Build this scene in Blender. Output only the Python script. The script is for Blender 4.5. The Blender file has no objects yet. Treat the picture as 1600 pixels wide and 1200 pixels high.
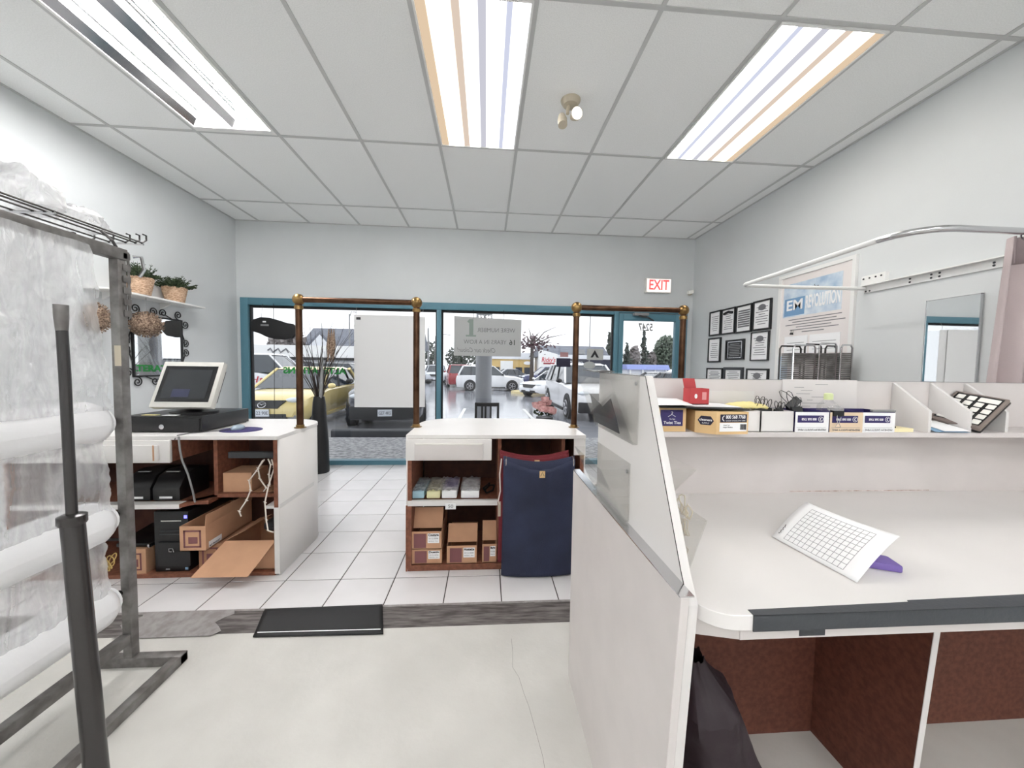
import bpy, bmesh, math, random
from mathutils import Vector, Matrix, noise, Quaternion
random.seed(7)
SC = bpy.context.scene
COL = SC.collection
# ---------------------------------------------------------------- camera
F_PX, YAW, PITCH, ROLL, CAM_Z = 567.87, .0707, .0488, .0158, 1.2333
cam_data = bpy.data.cameras.new('camera'); cam = bpy.data.objects.new('camera', cam_data); COL.objects.link(cam)
cam_data.sensor_width = 36; cam_data.lens = F_PX / 1600 * 36; cam_data.clip_start = .02; cam_data.clip_end = 500
fw = Vector((math.sin(YAW) * math.cos(PITCH), math.cos(YAW) * math.cos(PITCH), -math.sin(PITCH)))
rt = Vector((math.cos(YAW), -math.sin(YAW), 0)); up = rt.cross(fw)
c_, s_ = math.cos(ROLL), math.sin(ROLL)
r2, u2 = c_ * rt + s_ * up, -s_ * rt + c_ * up
cam.matrix_world = Matrix(((r2.x, u2.x, -fw.x, 0), (r2.y, u2.y, -fw.y, 0), (r2.z, u2.z, -fw.z, CAM_Z), (0, 0, 0, 1)))
SC.camera = cam
# ---------------------------------------------------------------- world and exposure
W = bpy.data.worlds.new('overcast_sky'); SC.world = W; W.use_nodes = True
bg = W.node_tree.nodes['Background']; bg.inputs[0].default_value = (.93, .95, 1, 1); bg.inputs[1].default_value = .8
SC.view_settings.view_transform = 'Standard'; SC.view_settings.look = 'None'
SC.view_settings.exposure = 1.2; SC.view_settings.gamma = 1; SC.view_settings.use_curve_mapping = False
SC.cycles.use_denoising = True
SC.cycles.max_bounces = 10; SC.cycles.transparent_max_bounces = 24; SC.cycles.diffuse_bounces = 8
LENS, TUBE, TUBE_REAR = 6.4, 26.0, 15.5       # brightness of the lensed lamps and of the bare tubes
# room
D, CE, XL, XR, YR, CONC = 4.58, 2.90, -2.971, 2.656, -4.2, -.02
# ---------------------------------------------------------------- helpers
def S(r, g, b):
    f = lambda c: c / 12.92 if c <= .04045 else ((c + .055) / 1.055) ** 2.4
    return tuple(f(x / 255) for x in (r, g, b))
def mat(name, col, rough=.5, metal=0, bump=0, bscale=60, var=0, vscale=6, col2=None, emit=0, spec=.5, stretch=None, coat=0, detail=3):
    m = bpy.data.materials.new(name); m.use_nodes = True; nt = m.node_tree; p = nt.nodes['Principled BSDF']
    p.inputs['Base Color'].default_value = (*col, 1); p.inputs['Roughness'].default_value = rough
    p.inputs['Metallic'].default_value = metal; p.inputs['Specular IOR Level'].default_value = spec
    p.inputs['Coat Weight'].default_value = coat
    if emit: p.inputs['Emission Color'].default_value = (*col, 1); p.inputs['Emission Strength'].default_value = emit
    def coords():
        t = nt.nodes.new('ShaderNodeTexCoord'); o = t.outputs['Object']
        if stretch:
            mp = nt.nodes.new('ShaderNodeMapping'); mp.inputs['Scale'].default_value = stretch
            nt.links.new(o, mp.inputs['Vector']); o = mp.outputs['Vector']
        return o
    if var or col2:
        n = nt.nodes.new('ShaderNodeTexNoise'); n.inputs['Scale'].default_value = vscale; n.inputs['Detail'].default_value = detail
        nt.links.new(coords(), n.inputs['Vector'])
        r = nt.nodes.new('ShaderNodeValToRGB'); r.color_ramp.elements[0].position = .35; r.color_ramp.elements[1].position = .65
        c2 = col2 or tuple(min(1, c * (1 + var)) for c in col); c1 = col if col2 else tuple(c * (1 - var) for c in col)
        r.color_ramp.elements[0].color = (*c1, 1); r.color_ramp.elements[1].color = (*c2, 1)
        nt.links.new(n.outputs['Fac'], r.inputs['Fac']); nt.links.new(r.outputs['Color'], p.inputs['Base Color'])
    if bump:
        n = nt.nodes.new('ShaderNodeTexNoise'); n.inputs['Scale'].default_value = bscale; n.inputs['Detail'].default_value = 4
        nt.links.new(coords(), n.inputs['Vector'])
        b = nt.nodes.new('ShaderNodeBump'); b.inputs['Strength'].default_value = bump; b.inputs['Distance'].default_value = .01
        nt.links.new(n.outputs['Fac'], b.inputs['Height']); nt.links.new(b.outputs['Normal'], p.inputs['Normal'])
    return m
def clear_mat(name, tint, body, gloss=.08, rough=.05, bump=0, bscale=8, diff=.0, fres=.5):
    """see-through sheet: tinted transparency, some white body, a fresnel gloss"""
    m = bpy.data.materials.new(name); m.use_nodes = True; nt = m.node_tree; N = nt.nodes; L = nt.links
    N.remove(N['Principled BSDF']); out = N['Material Output']
    t = N.new('ShaderNodeBsdfTransparent'); t.inputs[0].default_value = (*tint, 1)
    d = N.new('ShaderNodeBsdfDiffuse'); d.inputs[0].default_value = (*body, 1)
    tl = N.new('ShaderNodeBsdfTranslucent'); tl.inputs[0].default_value = (*body, 1)
    g = N.new('ShaderNodeBsdfGlossy'); g.inputs['Roughness'].default_value = rough
    dm = N.new('ShaderNodeMixShader'); dm.inputs[0].default_value = .4
    L.new(d.outputs[0], dm.inputs[1]); L.new(tl.outputs[0], dm.inputs[2])
    a = N.new('ShaderNodeMixShader'); a.inputs[0].default_value = diff
    L.new(t.outputs[0], a.inputs[1]); L.new(dm.outputs[0], a.inputs[2])
    lw = N.new('ShaderNodeLayerWeight'); lw.inputs[0].default_value = .35
    mu = N.new('ShaderNodeMath'); mu.operation = 'MULTIPLY_ADD'; mu.inputs[1].default_value = fres; mu.inputs[2].default_value = gloss; mu.use_clamp = True
    L.new(lw.outputs['Fresnel'], mu.inputs[0])
    b = N.new('ShaderNodeMixShader'); L.new(mu.outputs[0], b.inputs[0]); L.new(a.outputs[0], b.inputs[1]); L.new(g.outputs[0], b.inputs[2])
    L.new(b.outputs[0], out.inputs[0])
    if bump:
        n = N.new('ShaderNodeTexNoise'); n.inputs['Scale'].default_value = bscale; n.inputs['Detail'].default_value = 5
        tc = N.new('ShaderNodeTexCoord'); L.new(tc.outputs['Object'], n.inputs['Vector'])
        bp = N.new('ShaderNodeBump'); bp.inputs['Strength'].default_value = bump; bp.inputs['Distance'].default_value = .03
        L.new(n.outputs['Fac'], bp.inputs['Height'])
        for x in (g, d): L.new(bp.outputs[0], x.inputs['Normal'])
    return m
def film_mat(name, tint, body):
    """milky polythene: streaky see-through film with crinkles and sharp glints"""
    m = bpy.data.materials.new(name); m.use_nodes = True; nt = m.node_tree; N = nt.nodes; L = nt.links
    N.remove(N['Principled BSDF']); out = N['Material Output']; tc = N.new('ShaderNodeTexCoord')
    def nz(scale, stretch, detail, dist=0):
        mp = N.new('ShaderNodeMapping'); mp.inputs['Scale'].default_value = stretch; L.new(tc.outputs['Object'], mp.inputs['Vector'])
        n = N.new('ShaderNodeTexNoise'); n.inputs['Scale'].default_value = scale; n.inputs['Detail'].default_value = detail; n.inputs['Distortion'].default_value = dist
        L.new(mp.outputs['Vector'], n.inputs['Vector']); return n.outputs['Fac']
    t = N.new('ShaderNodeBsdfTransparent'); t.inputs[0].default_value = (*tint, 1)
    d = N.new('ShaderNodeBsdfDiffuse'); d.inputs[0].default_value = (*body, 1); tl = N.new('ShaderNodeBsdfTranslucent'); tl.inputs[0].default_value = (*body, 1)
    g = N.new('ShaderNodeBsdfGlossy'); g.inputs['Roughness'].default_value = .14
    dm = N.new('ShaderNodeMixShader'); dm.inputs[0].default_value = .45; L.new(d.outputs[0], dm.inputs[1]); L.new(tl.outputs[0], dm.inputs[2])
    r = N.new('ShaderNodeMapRange'); r.inputs[1].default_value = .35; r.inputs[2].default_value = .7; r.inputs[3].default_value = .26; r.inputs[4].default_value = .60
    L.new(nz(9, (1, 1.5, .35), 6, 1.2), r.inputs[0])
    a = N.new('ShaderNodeMixShader'); L.new(r.outputs[0], a.inputs[0]); L.new(t.outputs[0], a.inputs[1]); L.new(dm.outputs[0], a.inputs[2])
    b = N.new('ShaderNodeMixShader'); b.inputs[0].default_value = .14; L.new(a.outputs[0], b.inputs[1]); L.new(g.outputs[0], b.inputs[2]); L.new(b.outputs[0], out.inputs[0])
    bp = N.new('ShaderNodeBump'); bp.inputs['Strength'].default_value = .55; bp.inputs['Distance'].default_value = .02
    L.new(nz(22, (1, 1.3, .5), 7, 2.0), bp.inputs['Height'])
    L.new(bp.outputs[0], g.inputs['Normal']); L.new(bp.outputs[0], d.inputs['Normal'])
    return m
ROOT = {}
def setp(o, label=None, cat=None, group=None, kind=None):
    for k, v in (('label', label), ('category', cat), ('group', group), ('kind', kind)):
        if v: o[k] = v
    return o
def thing(name, label, cat, loc=(0, 0, 0), group=None, kind=None):
    o = bpy.data.objects.new(name, None); COL.objects.link(o); o.location = loc; o.empty_display_size = .05
    ROOT[o] = Vector(loc); return setp(o, label, cat, group, kind)
class MB:
    def __init__(s, M=None): s.v, s.f, s.M = [], [], M
    def add(s, vs, fs):
        k = len(s.v)
        s.v += [(s.M @ Vector(p)) if s.M else Vector(p) for p in vs]; s.f += [tuple(i + k for i in f) for f in fs]; return s
    def box(s, x0, x1, y0, y1, z0, z1):
        return s.add([(x, y, z) for z in (z0, z1) for y in (y0, y1) for x in (x0, x1)],
                     [(0, 2, 3, 1), (4, 5, 7, 6), (0, 1, 5, 4), (2, 6, 7, 3), (0, 4, 6, 2), (1, 3, 7, 5)])
    def prism(s, pts, vec):
        n = len(pts); vec = Vector(vec); P = [Vector(p) for p in pts]
        nrm = sum((P[i].cross(P[(i + 1) % n]) for i in range(n)), Vector())
        if nrm.dot(vec) > 0: P.reverse()
        return s.add(P + [p + vec for p in P], [tuple(range(n)), tuple(range(2 * n - 1, n - 1, -1))] + [(i, i + n, (i + 1) % n + n, (i + 1) % n) for i in range(n)])
    def tube(s, path, r, n=8, closed=False, caps=True):
        P = [Vector(p) for p in path]; m = len(P); rr = r if isinstance(r, (list, tuple)) else [r] * m
        T = []
        for i in range(m):
            a, b = (P[i - 1], P[(i + 1) % m]) if closed else (P[max(0, i - 1)], P[min(m - 1, i + 1)])
            T.append((b - a).normalized())
        u = T[0].orthogonal().normalized(); vs = []
        for i in range(m):
            if i: u = (T[i - 1].rotation_difference(T[i]) @ u); u = (u - T[i] * u.dot(T[i])).normalized()
            w = T[i].cross(u)
            vs += [P[i] + rr[i] * (math.cos(2 * math.pi * k / n) * u + math.sin(2 * math.pi * k / n) * w) for k in range(n)]
        fs = [(i * n + k, i * n + (k + 1) % n, ((i + 1) % m) * n + (k + 1) % n, ((i + 1) % m) * n + k) for i in range(m if closed else m - 1) for k in range(n)]
        if caps and not closed: fs += [tuple(range(n - 1, -1, -1)), tuple(range((m - 1) * n, m * n))]
        return s.add(vs, fs)
    def cyl(s, a, b, r, r2=None, n=16): return s.tube([a, b], [r, r if r2 is None else r2], n)
    def lathe(s, prof, c, n=20, axis='z', sx=1, sy=1):
        c = Vector(c); vs = []
        for r, h in prof:
            for k in range(n):
                a = 2 * math.pi * k / n; p = (r * math.cos(a) * sx, r * math.sin(a) * sy, h)
                p = {'z': p, 'x': (h, p[0], p[1]), 'y': (p[0], -h, p[1])}[axis]
                vs.append(c + Vector(p))
        m = len(prof)
        fs = [(i * n + k, i * n + (k + 1) % n, (i + 1) * n + (k + 1) % n, (i + 1) * n + k) for i in range(m - 1) for k in range(n)]
        return s.add(vs, fs + [tuple(range(n - 1, -1, -1)), tuple(range((m - 1) * n, m * n))])
    def ball(s, c, r, sc=(1, 1, 1), n=14):
        m = n // 2; prof = [(math.sin(math.pi * i / m) * r, -math.cos(math.pi * i / m) * r) for i in range(m + 1)]
        prof[0] = (1e-4, -r); prof[-1] = (1e-4, r); k = len(s.v); M, s.M = s.M, None
        s.lathe(prof, (0, 0, 0), n)
        for i in range(k, len(s.v)):
            p = Vector(c) + Vector([s.v[i][j] * sc[j] for j in range(3)]); s.v[i] = M @ p if M else p
        s.M = M; return s
    def grid(s, fn, nu, nv, thick=0):
        vs = [fn(i / nu, j / nv) for j in range(nv + 1) for i in range(nu + 1)]
        return s.add(vs, [(j * (nu + 1) + i, j * (nu + 1) + i + 1, (j + 1) * (nu + 1) + i + 1, (j + 1) * (nu + 1) + i) for j in range(nv) for i in range(nu)])
    def build(s, name, m, parent=None, smooth=False, bevel=0, seg=2, label=None, cat=None, group=None, kind=None, solid=0, recalc=False):
        me = bpy.data.meshes.new(name); base = Vector()
        if parent is not None: base = ROOT[parent]
        elif s.v:
            lo = [min(p[i] for p in s.v) for i in range(3)]; hi = [max(p[i] for p in s.v) for i in range(3)]
            base = Vector(((lo[0] + hi[0]) / 2, (lo[1] + hi[1]) / 2, lo[2]))
        me.from_pydata([p - base for p in s.v], [], s.f)
        if bevel or recalc:
            bm = bmesh.new(); bm.from_mesh(me)
            if recalc: bmesh.ops.recalc_face_normals(bm, faces=bm.faces)
            if bevel: bmesh.ops.bevel(bm, geom=[e for e in bm.edges if len(e.link_faces) == 2 and e.calc_face_angle(0) > .6], offset=bevel, segments=seg, affect='EDGES', profile=.6)
            bm.to_mesh(me); bm.free()
        if smooth or bevel:
            me.polygons.foreach_set('use_smooth', [True] * len(me.polygons)); me.set_sharp_from_angle(angle=.7)
        me.materials.append(m); me.update()
        o = bpy.data.objects.new(name, me); COL.objects.link(o); ROOT[o] = base
        if parent is not None: o.parent = parent
        else: o.location = base
        if solid:
            sm = o.modifiers.new('thickness', 'SOLIDIFY'); sm.thickness = solid; sm.offset = 0
        return setp(o, label, cat, group, kind)
def box(name, m, b, parent=None, bevel=0, **k): return MB().box(*b).build(name, m, parent, bevel=bevel, **k)
def dup(o, loc, label=None, group=None, parent=None):
    c = o.copy(); COL.objects.link(c); c.parent = parent
    if parent is None: c.location = loc
    if label: c['label'] = label
    if group: c['group'] = group
    ROOT[c] = Vector(loc)
    for ch in list(o.children): dup(ch, loc, parent=c)
    return c
FACE_S = Matrix(((1, 0, 0), (0, 0, -1), (0, 1, 0)))          # text plane facing the viewer inside (-y)
FACE_N = Matrix(((-1, 0, 0), (0, 0, 1), (0, 1, 0)))          # facing the street (+y): reads mirrored from inside
FACE_W = Matrix(((0, 0, -1), (-1, 0, 0), (0, 1, 0)))         # facing -x (on the right-hand wall)
FACE_E = Matrix(((0, 0, 1), (1, 0, 0), (0, 1, 0)))
FACE_U = Matrix(((1, 0, 0), (0, 1, 0), (0, 0, 1)))
def text(t, cap, pos, R, m, parent, width=None, name='lettering', shear=0, bold=0, spin=0, ext=.0006, world=None):
    cu = bpy.data.curves.new('lettering', 'FONT'); cu.body = t; cu.align_x = 'CENTER'; cu.align_y = 'CENTER'; cu.size = cap / .7
    cu.extrude = ext; cu.shear = shear; cu.offset = bold * cap; cu.resolution_u = 3
    o = bpy.data.objects.new('tmp', cu); COL.objects.link(o)
    me = bpy.data.meshes.new_from_object(o.evaluated_get(bpy.context.evaluated_depsgraph_get()))
    COL.objects.unlink(o); bpy.data.objects.remove(o); bpy.data.curves.remove(cu)
    xs = [v.co.x for v in me.vertices] or [0, 1]; w = max(xs) - min(xs); k = width / w if width and w else 1
    cs, sn = math.cos(spin), math.sin(spin); base = ROOT[parent]
    for v in me.vertices:
        x, y = v.co.x * k, v.co.y
        p = R @ Vector((x * cs - y * sn, x * sn + y * cs, v.co.z)) + Vector(pos)
        v.co = (world @ p if world else p) - base
    me.materials.append(m); ob = bpy.data.objects.new(name, me); COL.objects.link(ob); ob.parent = parent; ROOT[ob] = base
    return ob
def arc(c, r, a0, a1, n=6): return [(c[0] + r * math.cos(a0 + (a1 - a0) * i / n), c[1] + r * math.sin(a0 + (a1 - a0) * i / n)) for i in range(n + 1)]
PI = math.pi
# ---------------------------------------------------------------- materials
M = {}
M['wall'] = mat('wall_paint', S(214, 217, 218), .55, var=.02, vscale=2, bump=.05, bscale=220)
M['tile'] = mat('ceiling_tile', S(247, 248, 247), .9, var=.0, col2=S(238, 239, 238), vscale=170, bump=.12, bscale=300)
M['grid'] = mat('grid_paint', S(196, 197, 196), .5)
M['white'] = mat('white_paint', S(235, 235, 233), .45)
M['plast_white'] = mat('white_plastic', S(238, 236, 230), .35)
M['lam'] = mat('white_laminate', S(224, 221, 219), .33, var=.02, vscale=3)
M['lam2'] = mat('worn_laminate', S(212, 206, 204), .42, var=.03, vscale=7)
M['edge_black'] = mat('laminate_seam', S(40, 36, 34), .6)
M['teal'] = mat('teal_aluminium', S(82, 126, 142), .4, metal=.1)
M['black'] = mat('black_rubber', S(22, 22, 24), .6)
M['blackgl'] = mat('black_plastic', S(20, 20, 22), .32)
M['darkgrey'] = mat('dark_grey', S(58, 60, 64), .5)
M['grey'] = mat('mid_grey', S(140, 141, 142), .5)
M['ftile'] = mat('floor_tile', S(216, 214, 215), .26, var=.025, vscale=4, bump=.03, bscale=40)
M['grout'] = mat('dark_grout', S(62, 56, 50), .9)
M['conc'] = mat('painted_concrete', S(192, 190, 185), .6, col2=S(204, 202, 197), vscale=3.2, bump=.12, bscale=45, detail=9)
M['strip'] = mat('worn_rubber_strip', S(62, 56, 54), .6, col2=S(112, 106, 104), vscale=9, stretch=(1, 9, 9), detail=8)
M['tape'] = mat('grey_duct_tape', S(128, 122, 121), .5, col2=S(150, 146, 145), vscale=30)
M['dtape'] = mat('dark_duct_tape', S(62, 65, 70), .55, bump=.1, bscale=90)
M['board'] = mat('particle_board', S(140, 88, 66), .75, col2=S(118, 72, 54), vscale=40, bump=.1, bscale=150)
M['hard'] = mat('brown_hardboard', S(112, 66, 50), .7, col2=S(92, 50, 38), vscale=60)
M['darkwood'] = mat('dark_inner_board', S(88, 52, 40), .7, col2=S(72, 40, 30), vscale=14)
M['brass'] = mat('aged_brass', S(168, 138, 90), .3, metal=1, col2=S(120, 94, 60), vscale=18)
M['bronze'] = mat('dark_bronze_tube', S(98, 72, 56), .3, metal=1, col2=S(74, 52, 40), vscale=14)
M['chrome'] = mat('chrome', S(210, 210, 212), .14, metal=1)
M['steel'] = mat('rack_steel', S(138, 136, 134), .42, metal=.45, col2=S(108, 104, 102), vscale=20)
M['dsteel'] = mat('gunmetal', S(76, 74, 74), .26, metal=.7)
M['mirror'] = mat('mirror_silver', (.9, .91, .91), .01, metal=1)
M['glass'] = clear_mat('window_glass', (.97, .98, .98), (1, 1, 1), gloss=.02, rough=.0)
M['acryl'] = clear_mat('smoky_acrylic', (.982, .982, .978), S(224, 224, 220), gloss=.02, rough=.04, diff=.04, fres=.16)
M['film'] = film_mat('plastic_film', (.93, .93, .93), S(250, 250, 252))
M['filmroll'] = mat('film_roll', S(238, 238, 240), .3, bump=.35, bscale=9)
M['carton'] = mat('cardboard', S(196, 152, 120), .85, var=.04, vscale=12)
M['cartond'] = mat('cardboard_dark_kraft', S(176, 130, 100), .85, var=.05, vscale=12)  # deeper brown kraft than the plain cartons
M['kraft'] = mat('yellow_kraft', S(222, 188, 138), .8)
M['cprint'] = mat('carton_print', S(128, 82, 84), .8)
M['paper'] = mat('white_paper', S(242, 242, 243), .8)
M['ink'] = mat('black_ink', S(40, 40, 44), .8)
M['inkgrey'] = mat('grey_ink', S(120, 120, 124), .8)
M['navy'] = mat('navy_print', S(48, 38, 98), .6)
M['navyd'] = mat('dark_navy_print', S(36, 34, 58), .6)
M['red'] = mat('red_card', S(186, 62, 66), .6)
M['yellow'] = mat('yellow_sponge', S(240, 226, 158), .9, bump=.4, bscale=80)
M['screen'] = mat('dark_screen', S(44, 47, 50), .2)
M['denim'] = mat('navy_cloth', S(44, 50, 74), .85, bump=.35, bscale=180, var=.3, vscale=3)
M['maroon'] = mat('maroon_cloth', S(110, 32, 40), .85, bump=.2, bscale=160)
M['sack'] = mat('dark_sack', S(40, 27, 34), .6, bump=.6, bscale=9)
M['mauve'] = mat('mauve_curtain', S(190, 176, 176), .8, bump=.08, bscale=200)
M['basket'] = mat('wicker', S(222, 192, 164), .8, col2=S(170, 134, 106), vscale=60, stretch=(1, 1, 2.2), bump=.7, bscale=70)
M['leaf'] = mat('dark_leaf', S(58, 74, 44), .6, col2=S(36, 52, 30), vscale=30)
M['dried'] = mat('dried_petals', S(84, 62, 50), .9, col2=S(172, 150, 130), vscale=90)
M['iron'] = mat('black_iron', S(30, 30, 32), .5)
M['twig'] = mat('dark_twig', S(52, 42, 38), .8)
M['pink'] = mat('pink_rose', S(226, 184, 182), .7, col2=S(200, 144, 144), vscale=40)
M['calc'] = mat('calculator_case', S(128, 116, 110), .5)
M['beige'] = mat('beige_plastic', S(196, 186, 166), .5)
M['blue'] = mat('light_blue', S(140, 176, 206), .6)
M['purple'] = mat('purple', S(120, 100, 170), .6)
M['string'] = mat('white_string', S(226, 216, 206), .8)
M['redlit'] = mat('exit_red', S(226, 92, 92), .5, emit=.35)
M['signwhite'] = mat('exit_face', S(250, 240, 236), .5, emit=.35)
M['board_white'] = mat('frosted_board', S(222, 222, 222), .25, coat=.3)
M['signsheet'] = mat('grey_sign_sheet', S(168, 170, 170), .4)
def lens_mat(flip):
    m = bpy.data.materials.new('fluorescent_lens'); m.use_nodes = True; nt = m.node_tree; N = nt.nodes; L = nt.links
    N.remove(N['Principled BSDF']); e = N.new('ShaderNodeEmission'); L.new(e.outputs[0], N['Material Output'].inputs[0])
    tc = N.new('ShaderNodeTexCoord'); sp = N.new('ShaderNodeSeparateXYZ'); L.new(tc.outputs['Generated'], sp.inputs[0])
    r = N.new('ShaderNodeValToRGB'); cr = r.color_ramp
    warm, warm2, cool, cool2, hi, hiw = (.052, .040, .028), (.050, .041, .034), (.041, .041, .046), (.044, .046, .056), (1, 1, 1), (1, .90, .74)
    stops = [(0, warm), (.09, warm), (.13, hiw), (.27, hiw), (.31, warm2), (.38, warm2), (.42, hi), (.50, hi), (.54, cool), (.61, cool), (.65, hi), (.76, hi), (.79, cool2), (.84, cool2), (.88, hi), (.95, hi), (1, cool2)]
    if flip: stops = [(1 - a, b) for a, b in reversed(stops)]
    while len(cr.elements) < len(stops): cr.elements.new(.5)
    for el, (a, b) in zip(cr.elements, stops): el.position = a; el.color = (*b, 1)
    L.new(sp.outputs['X'], r.inputs[0]); L.new(r.outputs[0], e.inputs[0]); e.inputs[1].default_value = LENS
    return m
M['lensA'], M['lensB'] = lens_mat(False), lens_mat(True)
m = bpy.data.materials.new('fluorescent_tube'); m.use_nodes = True; p = m.node_tree.nodes['Principled BSDF']
p.inputs['Emission Color'].default_value = (1, .985, .975, 1); p.inputs['Emission Strength'].default_value = TUBE; M['tube'] = m
M['tube_rear'] = m.copy(); M['tube_rear'].node_tree.nodes['Principled BSDF'].inputs['Emission Strength'].default_value = TUBE_REAR
# ================================================================ the room shell
def struct(name, m, b, parent=None, bevel=0): return box(name, m, b, parent, bevel, kind=None if parent else 'structure')
struct('wall_left', M['wall'], (XL - .12, XL, YR, D + .16, -.1, 3.05))
struct('wall_right', M['wall'], (XR, XR + .12, YR, D + .16, -.1, 3.05))
struct('wall_rear', M['wall'], (XL - .12, XR + .12, YR - .12, YR, -.1, 3.05))
wb = MB().box(XL, XR, D, D + .16, 1.99, 3.05).box(XL, -2.885, D, D + .16, -.1, 1.99).box(2.55, XR, D, D + .16, -.1, 1.99)
wb.build('wall_back', M['wall'], kind='structure')
# ceiling: slab, separate tiles, tee bars
ceil = struct('ceiling', M['white'], (XL, XR, YR, D, CE + .06, CE + .12))
cx = [XL] + [.2086 + .582 * k for k in range(-5, 5)] + [XR]
cy = [D] + [4.039 - 1.164 * k for k in range(0, 7)] + [YR]
FIX = {(2, 1), (5, 1), (8, 1), (2, 4), (5, 4), (8, 4), (2, 6), (5, 6), (8, 6)}
tile_mesh = {}
for i in range(len(cx) - 1):
    for j in range(len(cy) - 1):
        x0, x1, y1, y0 = cx[i], cx[i + 1], cy[j], cy[j + 1]
        if (i, j + 0) in {(a, b + 1) for a, b in FIX}: continue
        w, h = round(x1 - x0 - .006, 4), round(y1 - y0 - .006, 4)
        if (w, h) not in tile_mesh:
            t = MB().box(-w / 2, w / 2, -h / 2, h / 2, 0, .015).build('ceiling_tile', M['tile'], ceil, bevel=.002, seg=1)
            for v in t.data.vertices: v.co += ROOT[ceil]
            tile_mesh[(w, h)] = t
        else:
            t = tile_mesh[(w, h)].copy(); COL.objects.link(t)
        t.location = Vector(((x0 + x1) / 2, (y0 + y1) / 2, CE + .001)) - ROOT[ceil]
for x in cx[1:-1]: box('grid_bar', M['grid'], (x - .011, x + .011, YR, D, CE - .004, CE + .03), ceil)
for y in cy[1:-1]: box('grid_bar', M['grid'], (XL, XR, y - .011, y + .011, CE - .0035, CE + .029), ceil)
box('wall_angle', M['grid'], (XL, XL + .018, YR, D, CE - .005, CE), ceil)
box('wall_angle', M['grid'], (XR - .018, XR, YR, D, CE - .005, CE), ceil)
box('wall_angle', M['grid'], (XL, XR, D - .018, D, CE - .0045, CE), ceil)
def lens_fixture(x0, x1, y0, y1, lm, label):
    t = thing('ceiling_light', label, 'ceiling light', ((x0 + x1) / 2, (y0 + y1) / 2, CE), 'fluorescent ceiling lights')
    b = MB()
    for q in ((x0 + .012, x0 + .022, y0 + .012, y1 - .012), (x1 - .022, x1 - .012, y0 + .012, y1 - .012), (x0 + .022, x1 - .022, y0 + .012, y0 + .022), (x0 + .022, x1 - .022, y1 - .022, y1 - .012)):
        b.box(*q, CE - .012, CE + .055)
    b.box(x0 + .012, x1 - .012, y0 + .012, y1 - .012, CE + .05, CE + .055)
    b.build('housing', M['white'], t)
    MB().box(x0 + .023, x1 - .023, y0 + .023, y1 - .023, CE - .008, CE + .004).build('diffuser', lm, t, bevel=.003)
def y_of(j): return cy[j + 2], cy[j + 1]
lens_fixture(cx[5], cx[6], *y_of(1), M['lensA'], 'lensed fluorescent ceiling light above the aisle between the two counters')
lens_fixture(cx[8], cx[9], *y_of(1), M['lensB'], 'lensed fluorescent ceiling light nearest the wall of framed certificates')
# open troffer with bare tubes
def open_fixture(x0, x1, y0, y1, label, tube='tube'):
    t = thing('ceiling_light', label, 'ceiling light', ((x0 + x1) / 2, (y0 + y1) / 2, CE), 'fluorescent ceiling lights')
    b = MB().box(x0 + .012, x1 - .012, y0 + .012, y1 - .012, CE + .05, CE + .055)
    for q in ((x0 + .012, x0 + .03, y0 + .012, y1 - .012), (x1 - .03, x1 - .012, y0 + .012, y1 - .012), (x0 + .03, x1 - .03, y0 + .012, y0 + .06), (x0 + .03, x1 - .03, y1 - .06, y1 - .012)):
        b.box(*q, CE - .006, CE + .055)
    b.build('housing', M['white'], t)
    for k in (0, 1):
        xa = x0 + .03 + k * .262; xb = xa + .26; xm = (xa + xb) / 2
        pr = [(xa, CE - .002), (xa + .05, CE + .03), (xm - .045, CE + .045), (xm, CE + .03), (xm + .045, CE + .045), (xb - .05, CE + .03), (xb, CE - .002)]
        MB().grid(lambda u, v: (pr[round(u * 6)][0], y0 + .06 + v * (y1 - y0 - .12), pr[round(u * 6)][1]), 6, 1).build('reflector', M['chrome'], t)
        for s in (-1, 1):
            MB().cyl((xm + s * .045, y0 + .07, CE + .016), (xm + s * .045, y1 - .07, CE + .016), .013, n=12).build('fluorescent_tube', M[tube], t, smooth=True)
        for yy in (y0 + .062, y1 - .062):
            MB().prism([(xm - .075, yy, CE + .04), (xm - .06, yy, CE - .004), (xm - .035, yy, CE + .006), (xm, yy, CE - .008), (xm + .035, yy, CE + .006), (xm + .06, yy, CE - .004), (xm + .075, yy, CE + .04)], (0, .006, 0)).build('lamp_holder', M['plast_white'], t)
open_fixture(cx[2], cx[3], *y_of(1), 'open fluorescent ceiling light with bare tubes and chrome reflectors')
for j, w in ((4, 'over the work area behind'), (6, 'by the rear wall')):  # unseen fixtures behind the camera, added to light the room
    for i, nm in ((2, 'plant shelf side'), (5, 'middle'), (8, 'certificate wall side')): open_fixture(cx[i], cx[i + 1], *y_of(j), f'added unseen open ceiling light {w}, {nm}', 'tube_rear')
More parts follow.
